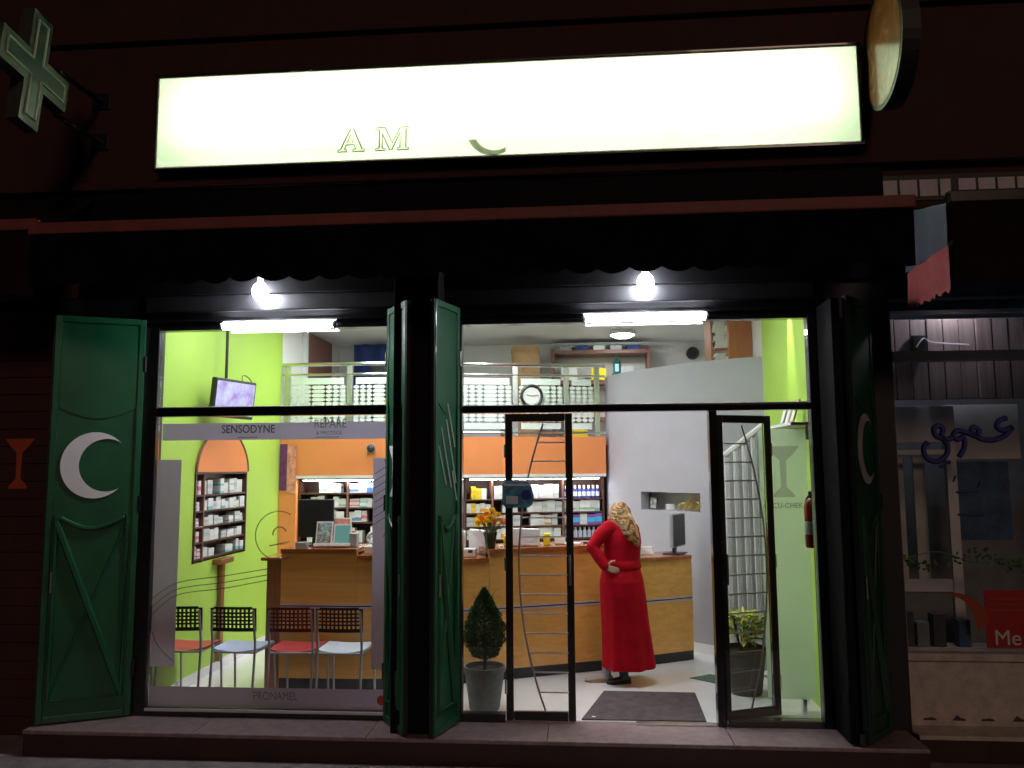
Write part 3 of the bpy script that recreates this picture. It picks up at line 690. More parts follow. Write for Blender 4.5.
strip(MB(), gpa, .004, .09, -.012).build('skirting', 'floor_tile', gw, True)
q = nb_(.12, .08); fr = thing('picture_frame', 'small dark picture frame standing in the grey wall niche', 'picture frame', (q[0], q[1], 1.405))
T = Matrix.Translation((q[0], q[1], 1.41)) @ Matrix.Rotation(math.atan2(nd.y, nd.x), 4, 'Z') @ Matrix.Rotation(-.18, 4, 'X')
MB().bbox(-.055, .055, 0, .012, 0, .14, .003, T).build('frame', 'plastic_black', fr); MB().box(-.043, .043, -.003, -.001, .012, .128, T).build('picture', 'photo_print', fr)
for k in range(9):
    t_ = .52 + .05 * k; qa = nb_(t_, .10 + .05 * (k % 3)); ang = random.uniform(.25, .7) * (1 if k % 4 else -1)
    o = MB().tube(bez([(0, 0, .014), (.05, 0, .03 + .10 * random.random()), (.13, 0, .05 + .11 * random.random())], 4), [.014 - .001 * i for i in range(9)], 8).build('gold_ornament', 'gold', base=(0, 0, 0), smooth=True)
    o.location = (qa[0], qa[1], 1.405); o.rotation_euler = (0, 0, math.atan2(nd.y, nd.x) + random.uniform(-.6, .3)); tag(o, f'curled gold ornament, {NTH[k]} from the white pot in the grey wall niche', 'ornament', 'gold ornaments in the wall niche')
o = MB().bbox(-.045, .045, -.03, .03, 0, .065, .01).build('white_pot', 'paper'); q = nb_(.38, .12); o.location = (q[0], q[1], 1.405); tag(o, 'little white pot beside the gold ornaments in the niche', 'pot')

# ------------------------------------------------------------------ mezzanine
FP = [(-3.418, 2.86), (-2.0, 2.86), (-1.62, 2.94), (-1.30, 3.05), (.335, 3.50)]
mz = thing('mezzanine', 'mezzanine storage floor with bright orange fascia above the medicine shelves', 'mezzanine', (-1.5, 3.4, 1.8))
strip(MB(), FP, 1.80, 2.235, .05).build('fascia', 'orange_wall', mz)
strip(MB(), [(x, y - .004) for x, y in FP], 1.765, 1.799, .06).build('bottom_trim', 'white_paint', mz)
MB().prism(FP + [(.40, 3.62), (1.3, 2.5), (1.849, 2.12), (1.849, 5.09), (-3.418, 5.09)], lambda u, v: (u, v + .055, 2.14), lambda u, v: (u, v + .055, 2.22)).build('floor_slab', 'cream_wall', mz)
struct(strip(MB(), [(-3.418, 3.30), (-1.5, 3.42), (.30, 3.86)], .003, 2.13, .1).build('wall_shelf_back', 'cream_wall'))
oc = MB().bbox(-3.418, -3.215, 2.84, 3.2, .003, 1.764, .004).build('orange_column', 'orange_wall', base=(-3.3, 3, .003)); tag(oc, 'orange wall column between the green wall and the medicine shelves', 'column')
po = thing('poster', 'purple and pink poster on the orange column', 'poster', (-3.32, 2.83, 1.6))
MB().box(-3.412, -3.325, 2.832, 2.836, 1.63, 2.16).build('purple_half', 'purple_print', po); MB().box(-3.324, -3.222, 2.830, 2.834, 1.60, 2.14).build('pink_half', 'pink_print', po)
cmr = thing('dome_camera', 'small grey dome camera on the orange fascia', 'camera', (-2.35, 2.82, 2.09))
MB().tube([(-2.35, 2.855, 2.10), (-2.35, 2.825, 2.10)], .055, 16).build('base', 'plastic_grey', cmr); MB().tube([(-2.35, 2.824, 2.10), (-2.35, 2.80, 2.10), (-2.35, 2.785, 2.10)], [.045, .036, .016], 16).build('dome', 'plastic_black', cmr, True)

# railing: posts, rails, pierced panels
rg = thing('railing', 'chrome mezzanine railing with pale pierced metal panels', 'railing', (-1.5, 3, 2.235))
RP = [(x, y + .02) for x, y in FP]
def along(path, s):
    for i in range(len(path) - 1):
        a = Vector(path[i]); b = Vector(path[i + 1]); L_ = (b - a).length
        if s <= L_ or i == len(path) - 2: return a + (b - a) * (s / L_), (b - a).normalized()
        s -= L_
RL = sum((Vector(RP[i + 1]) - Vector(RP[i])).length for i in range(len(RP) - 1))
for z, r in ((3.085, .022), (2.965, .015), (2.285, .015)):
    MB().tube([(*along(RP, RL * i / 60)[0], z) for i in range(61)], r, 8).build('rail', 'chrome', rg, True)
posts = [.06, .80, 1.56, 2.06, 2.74, 3.36, RL - .10]
for s in posts:
    p, d = along(RP, s); MB().bbox(-.032, .032, -.012, .012, 2.237, 3.066, .004, Matrix.Translation((p.x, p.y, 0)) @ Matrix.Rotation(math.atan2(d.y, d.x), 4, 'Z')).build('post', 'brushed_steel', rg)
for k in range(len(posts) - 1):
    a0 = posts[k] + .04; b0 = posts[k + 1] - .04
    pa, _ = along(RP, a0); pb, _ = along(RP, b0); d = (pb - pa); wd = d.length
    T = Matrix.Translation((pa.x, pa.y, 0)) @ Matrix.Rotation(math.atan2(d.y, d.x), 4, 'Z')
    mb = MB(); z0, z1 = 2.325, 2.925
    # header and footer plates, then rows of round and long tablets on thin uprights
    mb.box(.03, wd - .03, -.004, .004, z1 - .075, z1, T).box(.03, wd - .03, -.004, .004, z0, z0 + .07, T)
    cols = max(1, int(wd / .075)); cw = wd / cols; rows = 9; rh = (z1 - z0 - .17) / rows; x = 0; c = 0
    while c < cols:
        longc = (c % 7 == 3) and c + 2 < cols; wcol = cw * (2 if longc else 1)
        for r_ in range(rows):
            zc = z0 + .085 + (r_ + .5) * rh
            xa, xb = c * cw + .005, c * cw + wcol - .005; hh = rh * .43
            ch = min(.022, (xb - xa) * .3)
            poly = [(xa + ch, zc - hh), (xb - ch, zc - hh), (xb, zc - hh * .4), (xb, zc + hh * .4), (xb - ch, zc + hh), (xa + ch, zc + hh), (xa, zc + hh * .4), (xa, zc - hh * .4)]
            mb.prism(poly, lambda u, v: T @ Vector((u, -.003, v)), lambda u, v: T @ Vector((u, .003, v)))
        xm = c * cw + wcol / 2; mb.box(xm - .004, xm + .004, .0035, .007, z0, z1, T)
        c += 2 if longc else 1
    mb.build('pierced_panel', 'railing_panel', rg)
ck = thing('wall_clock', 'round wall clock with thick black rim hung on the mezzanine railing', 'clock', (-.62, 3.2, 2.6))
p, d = along(RP, 2.90); T = Matrix.Translation((p.x + .04, p.y - .03, 2.715)) @ Matrix.Rotation(math.atan2(d.y, d.x), 4, 'Z') @ Matrix.Rotation(PI / 2, 4, 'X')
mb = MB(); mb.lathe([(.001, -.01), (.115, -.01), (.115, 0), (.001, 0)], n=36); mb.v = [tuple(T @ Vector(v)) for v in mb.v]; mb.build('face', 'clock_face', ck)
mb = MB(); mb.tube([(.122 * math.cos(t * PI / 20), .122 * math.sin(t * PI / 20), 0) for t in range(40)], .018, 8, closed=True); mb.v = [tuple(T @ Vector(v)) for v in mb.v]; mb.build('rim', 'plastic_black', ck, True)
for L_, a_ in ((.062, 2.9), (.085, .1)):
    mb = MB().tube([(0, 0, .004), (L_ * math.cos(a_), L_ * math.sin(a_), .004)], .004, 5); mb.v = [tuple(T @ Vector(v)) for v in mb.v]; mb.build('hand', 'plastic_black', ck)

# things on the mezzanine
dr = thing('brown_door', 'plain brown door on the mezzanine side wall', 'door', (-3.4, 4.2, 2.225))
MB().bbox(-3.418, -3.38, 3.62, 4.62, 2.226, 3.60, .004).build('leaf', 'door_brown', dr); MB().tube([(-3.36, 4.52, 2.95), (-3.33, 4.52, 2.95), (-3.33, 4.42, 2.95)], .01, 6).build('handle', 'chrome', dr)
MB().bbox(-3.417, -3.37, 3.52, 3.615, 2.226, 3.61, .004).build('jamb', 'white_paint', dr)
mb = MB()
for i in range(13):
    t = i / 12
    for j in range(9):
        f_ = j / 8; xx = -3.10 + t * (.50 + .10 * f_) ; mb.v.append((xx, 4.72 + .03 * math.sin(t * 14 + f_ * 2), 3.60 - f_ * .62))
for i in range(12):
    for j in range(8): a0 = i * 9 + j; mb.f.append((a0, a0 + 1, a0 + 10, a0 + 9))
o = mb.build('hanging_cloth', 'fabric_blue', base=(-2.8, 4.72, 2.98), smooth=True); tag(o, 'dark blue cloth hanging behind the mezzanine railing', 'cloth')
sdm = o.modifiers.new('thick', 'SOLIDIFY'); sdm.thickness = .012
for (x, y, w_, d_, h_, mt, lb) in ((-2.50, 4.55, .55, .4, 1.10, 'plastic_black', 'black storage crate behind the left railing panels'), (-2.30, 4.2, .5, .4, .55, 'cardboard', 'low brown carton behind the left railing panels'),
                               (-1.35, 4.5, .7, .4, .75, 'plastic_grey', 'grey carton stacked beside the round brown drum'), (.02, 4.35, .22, .35, .16, 'yellow_card', 'low yellow carton behind the railing end')):
    tag(MB().bbox(x - w_ / 2, x + w_ / 2, y - d_ / 2, y + d_ / 2, 2.226, 2.226 + h_, .01).build('storage_box', mt, base=(x, y, 2.226)), lb, 'box')
dm = thing('fibre_drum', 'round brown fibre drum standing on the mezzanine', 'drum', (-.68, 4.5, 2.226))
MB().lathe([(.17, 0), (.19, .02), (.19, 1.16), (.17, 1.20)], (-.68, 4.5, 2.226), 28).build('body', 'cardboard', dm, True); MB().lathe([(.195, 0), (.195, .05), (.18, .09), (.05, .10)], (-.68, 4.5, 3.40), 28).build('lid', 'cardboard', dm, True)
ws = thing('storage_rack', 'wooden storage rack with cartons at the back of the mezzanine', 'rack', (.35, 4.9, 2.226))
for x in (-.32, .98): MB().bbox(x - .02, x + .02, 4.72, 5.06, 2.227, 3.50, .003).build('upright', 'door_brown', ws)
for z in (2.5, 3.0, 3.42): MB().bbox(-.299, .959, 4.72, 5.06, z, z + .05, .003).build('shelf', 'door_brown', ws)
MB().tube([(-.30, 4.70, 3.55), (.96, 4.70, 3.55)], .018, 8).build('rail', 'plastic_grey', ws)
for i, (x, w_, h_, mt, lb) in enumerate(((-.10, .22, .20, 'paper', 'white carton on the mezzanine rack'), (.30, .20, .16, 'yellow_card', 'yellow carton on the mezzanine rack'), (.66, .22, .18, 'plastic_grey', 'grey carton on the mezzanine rack'))):
    tag(MB().bbox(x - w_ / 2, x + w_ / 2, 4.70, 5.0, 3.051, 3.051 + h_, .006).build('carton', mt, base=(x, 4.85, 3.051)), lb, 'carton')
for i in range(5):
    x = -.15 + i * .23; tag(MB().bbox(x - .08, x + .08, 4.74, 5.0, 3.471, 3.53 + .03 * (i % 2), .006).build('carton', ('plastic_grey', 'fabric_blue', 'paper')[i % 3], base=(x, 4.85, 3.471)), ('grey', 'blue', 'white')[i % 3] + f' flat packet, {NTH[i]} from the drum end on the top board of the mezzanine rack', 'carton', 'packets on top of the mezzanine rack')
bk = thing('wood_cabinet', 'orange brown cabinet with paper piles behind the grey parapet', 'cabinet', (1.65, 2.5, 2.226))
MB().bbox(1.60, 1.845, 2.36, 2.40, 2.227, 3.58, .004).build('side_panel', 'cabinet_wood', bk); MB().bbox(1.44, 1.46, 2.50, 2.9, 2.227, 3.58, .004).build('back_panel', 'cabinet_wood', bk)
for z in (2.3, 2.7, 3.1, 3.45): MB().bbox(1.461, 1.845, 2.402, 2.9, z, z + .025, .003).build('shelf', 'cabinet_wood', bk)
for i in range(18):
    z = 2.73 + .0188 * i; dx = random.uniform(-.012, .012)
    if 2.7 < z < 3.08: tag(MB().bbox(1.475 + dx, 1.585 + dx, 2.42, 2.66, z, z + .018, .003).build('paper_pad', 'paper', base=(1.53, 2.5, z)), f'white paper pad, {NTH[i]} from the bottom of the lower pile in the orange cabinet', 'paper', 'paper pads in the cabinet')
for i in range(15):
    z = 3.126 + .0195 * i; dx = random.uniform(-.02, .02)
    tag(MB().bbox(1.475 + dx, 1.585 + dx, 2.42, 2.66, z, z + .0188, .003).build('paper_pad', 'paper', base=(1.53, 2.5, z)), f'white paper pad, {NTH[i]} from the bottom of the upper pile in the orange cabinet', 'paper', 'paper pads in the cabinet')
ln = thing('lantern', 'small teal lantern with glowing pane on the end of the grey parapet', 'lantern', (.46, 3.38, 3.0))
MB().lathe([(.06, 0), (.06, .015), (.045, .02), (.045, .14), (.058, .145), (.012, .21), (.012, .235)], (.48, 3.37, 2.965), 6).build('body', 'teal_metal', ln)
MB().bbox(.455, .50, 3.318, 3.324, 3.0, 3.09, .002).build('pane', 'lantern_glow', ln)
sp = thing('wall_speaker', 'small black round speaker on the mezzanine back wall', 'speaker', (1.62, 5.08, 3.44)); MB().tube([(1.62, 5.098, 3.45), (1.62, 5.04, 3.45), (1.62, 5.0, 3.45)], [.09, .085, .05], 16).build('body', 'plastic_black', sp, True)

# ------------------------------------------------------------------ ceiling lights
def fill_panel(x, y, w_, d_, lab, glow):  # unseen lamps added to brighten the shop and counter fronts
    L_ = thing('ceiling_fill_light', lab, 'lamp', (x, y, 3.6), group='added lamps on the shop ceiling')
    MB().bbox(x - w_ / 2 - .03, x + w_ / 2 + .03, y - d_ / 2 - .03, y + d_ / 2 + .03, 3.595, 3.6215, .004).build('frame', 'white_paint', L_)
    MB().box(x - w_ / 2, x + w_ / 2, y - d_ / 2, y + d_ / 2, 3.588, 3.594).build('diffuser', glow, L_)
for x, y, wh in ((-2.5, .55, 'chairs'), (-.9, .55, 'potted conifer'), (.7, .55, 'entrance mat'), (-2.3, 2.2, 'black monitor'), (-.7, 2.3, 'flower vase')): fill_panel(x, y, .6, .6, 'added unseen square panel lamp on the shop ceiling above the ' + wh, 'panel_glow')
L_ = thing('round_ceiling_light', 'round white lamp on the mezzanine ceiling', 'lamp', (.60, 4.15, 3.55))
MB().lathe([(.16, 0), (.17, .03), (.17, .05)], (.60, 4.15, 3.571), 28).build('rim', 'white_paint', L_); MB().lathe([(.02, -.035), (.10, -.028), (.15, 0)], (.60, 4.15, 3.570), 28).build('diffuser', 'mezz_glow', L_, True)
for x, wh in ((-2.5, 'blue cloth'), (-1.0, 'round brown drum')):  # two further lamps, kept out of view, added for more light
    L_ = thing('round_ceiling_light', 'added unseen round white ceiling lamp in front of the ' + wh, 'lamp', (x, 2.95, 3.55), group='added high mezzanine lamps')
    MB().lathe([(.16, 0), (.17, .03), (.17, .05)], (x, 2.95, 3.571), 28).build('rim', 'white_paint', L_); MB().lathe([(.02, -.035), (.10, -.028), (.15, 0)], (x, 2.95, 3.570), 28).build('diffuser', 'mezz_glow', L_, True)
# wall washer on the right wall
L_ = thing('spot_light', 'small ceiling spot washing the lime right wall', 'lamp', (1.76, .88, 3.5))
MB().tube([(1.76, .88, 3.62), (1.76, .88, 3.50)], .045, 14).build('housing', 'white_paint', L_, True)
ld = bpy.data.lights.new('spot_light_beam', 'SPOT'); ld.energy = 130; ld.spot_size = math.radians(26); ld.spot_blend = .8; ld.shadow_soft_size = .03; ld.color = (1, .96, .85)
lo = bpy.data.objects.new('spot_light_beam', ld); COL.objects.link(lo); lo.parent = L_; lo.location = (0, 0, -.02); lo.rotation_euler = (0, math.radians(-8), 0)

# ------------------------------------------------------------------ medicine shelving and stock
UNIT = {}
for nm in PACKS:
    mb = MB().box(-.5, .5, 0, 1, 0, 1); UNIT[nm] = mb.mesh('medicine_box', 'pack_' + nm)
ORD = ('lowest', 'second', 'third', 'fourth', 'fifth', 'sixth', 'top')
CNT = {}
LANDMARK = {'dark': 'orange column', 'bright': 'flower side', 'arched': 'window side'}
def put_box(T, x, d, z, w, dp, h, kind, label, group):
    o = bpy.data.objects.new('medicine_box', UNIT[kind]); COL.objects.link(o)
    p = T @ Vector((x, d, z)); o.location = p; o.rotation_euler = (0, 0, T.to_euler().z + random.uniform(-.04, .04)); o.scale = (w, dp, h)
    tag(o, label, 'medicine box', group); return o
def fill(T, x0, x1, z, hmax, kinds, unit, shelfword, group, wr=(.05, .12), hr=(.45, .9), dep=.12, gap=.15, stack=.3):
    x = x0
    while x < x1 - wr[0]:
        w = min(random.uniform(*wr), x1 - x)
        if random.random() > gap:
            k = random.choice(kinds); h = hmax * random.uniform(*hr); u1 = unit.split()[0]; key = (u1, shelfword); CNT[key] = CNT.get(key, 0) + 1; lab = f'{PACKS[k]} medicine box, {NTH[CNT[key] - 1]} from the {LANDMARK[u1]}, {shelfword} {u1} ' + ('cabinet shelf' if u1 == 'arched' else 'shelf')
            d0 = random.uniform(.008, .03)
            if random.random() < stack:
                h1 = h * .5; put_box(T, x + w / 2, d0, z + .0008, w * .96, dep, h1 - .001, k, lab + ', lower', group); put_box(T, x + w / 2 + .003, d0 + .004, z + h1 + .0008, w * .94, dep * .95, h1 * .95, k, lab + ', upper', group)
            else: put_box(T, x + w / 2, d0, z + .0008, w * .96, dep, h, k, lab, group)
        x += w
def shelf_unit(name, label, T, wd, zs, ztop, dep, dividers, zbase=0.003, mat='shelf_wood', side=.02):
    U = thing(name, label, 'shelves', T.translation.copy()); 
    MB().box(0, wd, dep, dep + .015, zbase, ztop, T).build('back_panel', mat, U)
    for x in (0, wd - side): MB().bbox(x, x + side, 0, dep - .0005, zbase, ztop, .003, T).build('side_panel', mat, U)
    for x in dividers: MB().bbox(x, x + .022, .004, dep - .0005, zbase, ztop, .003, T).build('divider', 'door_brown', U)
    xs = [side] + [v for x in dividers for v in (x, x + .022)] + [wd - side]
    for z in zs:
        for i in range(0, len(xs), 2): MB().bbox(xs[i] + .001, xs[i + 1] - .001, .006, dep - .0005, z - .018, z, .003, T).build('shelf', mat, U)
    MB().bbox(side + .001, wd - side - .001, .0, dep - .0005, ztop - .02, ztop, .003, T).build('top', mat, U)
    return U
GL, GR, GN = 'boxes on the shelves behind the monitor', 'boxes on the shelves behind the flowers', 'boxes in the arched wall cabinet'
T = Matrix.Translation((-3.205, 2.90, 0))
zsL = [.35, .60, .82, 1.04, 1.27, 1.435, 1.60]
shelf_unit('medicine_shelves', 'dark wooden medicine shelves behind the black monitor', T, 1.30, zsL, 1.764, .26, [.56])
for i, z in enumerate(zsL):
    if z < 1.0: continue
    hm = (zsL[i + 1] if i + 1 < len(zsL) else 1.75) - z - .02
    fill(T, .03, .55, z, hm, ['white', 'white', 'green_band', 'grey', 'white'], 'dark shelves behind the monitor', ORD[i], GL, (.06, .11), (.6, .97))
    fill(T, .59, 1.27, z, hm, ['white', 'blue_band', 'aqua', 'pink', 'white', 'deep_blue'], 'dark shelves behind the monitor', ORD[i], GL, (.06, .12), (.6, .97))
ang = math.atan2(.45, 1.635)
T = Matrix.Translation((-1.31, 3.105, 0)) @ Matrix.Rotation(ang, 4, 'Z')
zsR = [.40, .65, .87, 1.05, 1.20, 1.355, 1.51]
shelf_unit('medicine_shelves', 'brown framed medicine shelves with bright packs behind the flower vase', T, 1.68, zsR, 1.764, .26, [.315, 1.165])
for i, z in enumerate(zsR):
    if z < 1.0: continue
    hm = (zsR[i + 1] if i + 1 < len(zsR) else 1.70) - z - .02; u_ = 'bright shelves behind the flowers'
    fill(T, .025, .31, z, hm, ['white', 'orange', 'white', 'yellow', 'grey'] if i < 6 else ['yellow', 'yellow', 'orange', 'white'], u_, ORD[i], GR, (.05, .10), (.7, .98), gap=.08)
    fill(T, .345, 1.16, z, hm, ['white', 'white', 'white', 'grey', 'white', 'orange' if i < 5 else 'white'], u_, ORD[i], GR, (.06, .13), (.85, .99), gap=.03)
    if i == 4: fill(T, 1.195, 1.655, z, hm, ['purple', 'purple', 'white'], u_, ORD[i], GR, (.085, .1), (.85, .95), gap=0, stack=0)
    if i == 5: fill(T, 1.195, 1.655, z, hm, ['green_band', 'white', 'aqua'], u_, ORD[i], GR, (.05, .07), (.85, .97), gap=0, stack=0)
# bottles on the right column
bt_proto = None
for (z, n_, h_, mat, cap, word) in ((1.51, 8, .15, 'deep_blue', 'plastic_white', 'top'), (1.05, 8, .115, 'blue_band', 'plastic_white', 'fourth')):
    for k in range(n_):
        p = T @ Vector((1.225 + k * .056, .07, z + .0008))
        B_ = thing('bottle', ('blue' if z > 1.3 else 'white and blue') + f' capped bottle, {NTH[k]} from the brown divider on the {word} bright shelf', 'bottle', p, ang, 'bottles on the bright shelves')
        r_ = .024
        mb = MB().lathe([(r_, 0), (r_, h_ * .62), (r_ * .5, h_ * .75)], (0, 0, 0), 12); mb.v = [(a, b, c) for a, b, c in mb.v]
        mb.build('body', 'fabric_bottle' if 'fabric_bottle' in M else ('text_blue' if z > 1.3 else 'plastic_ice'), B_, True, world=False); MB().lathe([(r_ * .55, h_ * .75), (r_ * .55, h_)], (0, 0, 0), 12).build('cap', cap, B_, True, world=False)
        if z > 1.3: MB().lathe([(r_ + .0008, h_ * .15), (r_ + .0008, h_ * .5)], (0, 0, 0), 12).build('label_wrap', 'plastic_ice', B_, True, world=False)
for xs_, tx in (((.05, 1.62), T), ((.05, 1.24), Matrix.Translation((-3.205, 2.90, 0)))):
    L_ = thing('shelf_light', 'slim strip light under the orange fascia over the ' + ('bright' if tx is T else 'dark') + ' shelves', 'lamp', tx @ Vector((.5, -.02, 1.75)))
    MB().bbox(xs_[0], xs_[1], -.03, -.003, 1.742, 1.762, .003, tx).build('housing', 'white_paint', L_); MB().box(xs_[0] + .01, xs_[1] - .01, -.027, -.006, 1.738, 1.7415, tx).build('strip', 'strip_glow', L_)

# arched wall cabinet on the green wall
T = Matrix.Translation((-3.405, .80, 0)) @ Matrix.Rotation(PI / 2, 4, 'Z')
zsN = [1.075, 1.22, 1.36, 1.50, 1.645]
AN = shelf_unit('arched_cabinet', 'dark wall cabinet of medicines with orange pointed arch top on green wall', T, 1.12, zsN, 1.85, .155, [.17], zbase=1.04)
def ogive(hw, z0, H, n_=14): return [(hw * math.cos(PI / 2 * i / n_) ** 1.3 if i < n_ else 0, z0 + H * math.sin(PI / 2 * i / n_) ** 1.0) for i in range(n_ + 1)]
og = ogive(.56, 1.852, .44); og = [(.56 + x, z) for x, z in og] + [(.56 - x, z) for x, z in reversed(og[:-1])]
MB().prism(og, lambda u, v: T @ Vector((u, -.004, v)), lambda u, v: T @ Vector((u, .0145, v))).build('arch_panel', 'orange_wall', AN)
MB().tube([T @ Vector((u, -.006, v)) for u, v in og], .011, 6).build('arch_moulding', 'door_brown', AN)
MB().bbox(.40, .70, -.07, .0145, .985, 1.036, .01, T).build('bracket', 'brown_wood', AN); MB().bbox(.52, .59, -.03, .0, .086, .984, .004, T).build('stem', 'brown_wood', AN)
for i, z in enumerate(zsN):
    hm = (zsN[i + 1] if i + 1 < len(zsN) else 1.82) - z - .022
    fill(T, .022, .165, z, hm, ['pink', 'white', 'pink'], 'arched wall cabinet', ORD[i], GN, (.05, .08), (.6, .97), .1)
    fill(T, .195, 1.09, z, hm, ['white', 'green_band', 'white', 'grey', 'white', 'aqua'] if i else ['white', 'blue_band', 'white', 'green_band', 'aqua'], 'arched wall cabinet', ORD[i], GN, (.06, .14), (.5, .97), .1)

# ------------------------------------------------------------------ television
tv = thing('television', 'black flat television hanging from a ceiling pole on the green side', 'television', (-3.195, 1.055, 2.345), math.radians(74.7))
TT = Matrix.Rotation(math.radians(6), 4, 'X')
bx = lambda n_, mt, mb, p=tv: mb.build(n_, mt, p, world=False)
bx('case', 'plastic_black', MB().bbox(-.285, .285, 0, .05, 0, .36, .012, TT)); bx('screen', 'tv_screen', MB().box(-.262, .262, -.004, -.001, .028, .335, TT))
bx('pole', 'plastic_black', MB().tube([(0, .09, .20), (0, .09, 1.268)], .014, 8)); bx('mount', 'plastic_black', MB().bbox(-.08, .08, .052, .1, .1, .24, .006))
bx('cable', 'plastic_black', MB().tube(bez([(.2, .06, .3), (.27, .12, .43), (.33, .10, .42), (.36, .06, .35)], 5), .005, 5))

# ------------------------------------------------------------------ counters
dk = thing('reception_desk', 'ochre wood reception desk with dark stripes behind the row of chairs', 'counter', (-2.0, .9, .003))
def counter_part(P, root, path, h, zs_, depth=.5, topmat='counter_top_wood'):
    pin = [(p[0], p[1] + .035) for p in path]
    strip(MB(), pin, .003, .10, depth - .06).build('toe_kick', 'toe_black', root)
    strip(MB(), path, .101, zs_ - .022, .03).build('lower_panel', 'counter_wood', root); strip(MB(), path, zs_ + .022, h - .036, .03).build('upper_panel', 'counter_wood', root)
    strip(MB(), [(p[0], p[1] - .003) for p in path], zs_ - .0215, zs_ - .006, .03).build('stripe', 'stripe_metal', root); strip(MB(), [(p[0], p[1] - .003) for p in path], zs_ + .006, zs_ + .0215, .03).build('stripe', 'stripe_metal', root)
    strip(MB(), [(p[0], p[1] + .009) for p in path], zs_ - .0055, zs_ + .0055, .02).build('stripe_gap', 'toe_black', root)
    strip(MB(), [(p[0], p[1] - .02) for p in path], h - .035, h, depth).build('top', topmat, root)
counter_part(None, dk, [(-2.575, .72), (-1.905, .72)], 1.185, .70); counter_part(None, dk, [(-1.903, .722), (-1.60, .75), (-1.30, .86)], 1.13, .70)
MB().bbox(-2.71, -2.578, .74, 1.25, .003, 1.08, .006).build('end_panel', 'brown_wood', dk); MB().bbox(-2.76, -2.578, .72, 1.27, 1.081, 1.11, .006).build('end_top', 'counter_top_wood', dk)
ct = thing('service_counter', 'curved ochre wood counter with twin metal stripes that the woman stands at', 'counter', (.2, 1.6, .003))
cp = bez([(-1.28, .88, 0), (-.80, 1.07, 0), (0, 1.42, 0), (.46, 1.62, 0), (1.10, 1.97, 0)], 6)
c2 = [(p.x, p.y) for p in cp]; i1 = 6; i2 = 19
counter_part(None, ct, c2[:i1 + 1], 1.075, .625); counter_part(None, ct, [(c2[i1][0] + .002, c2[i1][1] + .001)] + c2[i1 + 1:i2 + 1], 1.15, .625); counter_part(None, ct, [(c2[i2][0] + .002, c2[i2][1] + .001)] + c2[i2 + 1:], 1.01, .60, .42)

# things on the desks
mo = thing('monitor', 'black computer monitor seen from behind on the reception desk', 'monitor', (-2.36, 1.0, 1.186))
MB().bbox(-2.53, -2.20, .98, 1.02, 1.26, 1.60, .014).build('case', 'plastic_black', mo); MB().box(-2.51, -2.22, 1.0205, 1.023, 1.28, 1.58).build('screen', 'tv_screen', mo)
MB().bbox(-2.40, -2.33, 1.0, 1.05, 1.20, 1.259, .006).build('neck', 'plastic_black', mo); MB().bbox(-2.47, -2.26, .94, 1.10, 1.186, 1.199, .005).build('foot', 'plastic_black', mo)
def card(x, y, w_, h_, z, mat, lab, nm='display_card', tilt=-.22, body='paper', rz=0):
    c_ = thing(nm, lab, 'card', (x, y, z)); T_ = Matrix.Translation((x, y, z)) @ Matrix.Rotation(rz, 4, 'Z') @ Matrix.Rotation(tilt, 4, 'X')
    MB().bbox(-w_ / 2, w_ / 2, 0, .012, 0, h_, .002, T_).build('board', body, c_); MB().box(-w_ / 2 + .012, w_ / 2 - .012, -.002, -.0005, .03, h_ - .012, T_).build('print', mat, c_); 
    MB().bbox(-w_ / 2, w_ / 2, -.05, -.002, 0, .028, .003, T_).build('foot', body, c_)
card(-2.245, .84, .15, .225, 1.189, 'photo_print', 'photo display card standing on the desk before the monitor'); card(-2.085, .86, .155, .20, 1.189, 'pack_aqua', 'white and aqua display card beside the photo card', rz=.05)
card(-2.135, .97, .18, .25, 1.189, 'pink_print', 'red topped leaflet stand behind the display cards', 'leaflet_stand')
for (x, y, w_, h_, k_, lb) in ((-2.42, .80, .10, .05, 'plastic_grey', 'grey stapler sized device on the reception desk'), (-1.985, .90, .07, .12, 'plastic_grey', 'grey box next to the display cards'), ):
    tag(MB().bbox(x - w_ / 2, x + w_ / 2, y - .04, y + .04, 1.1855, 1.1855 + h_, .006).build('desk_device', k_, base=(x, y, 1.1855)), lb, 'device')
tr = thing('tape_roll', 'white roll standing on a small white box at the desk ledge', 'roll', (-1.80, .86, 1.131))
MB().bbox(-1.87, -1.72, .81, .95, 1.131, 1.20, .008).build('box', 'paper', tr); MB().tube([(-1.795 + .062 * math.cos(t * PI / 14), .88, 1.262 + .045 * math.sin(t * PI / 14)) for t in range(28)], .016, 8, closed=True).build('roll', 'bag_white', tr, True)
tag(MB().lathe([(.03, 0), (.034, .01), (.03, .13), (.012, .15), (.012, .19)], (-1.76, 1.06, 1.131), 14).build('dispenser_bottle', 'plastic_white', base=(-1.76, 1.06, 1.131), smooth=True), 'white pump bottle behind the white roll', 'bottle')
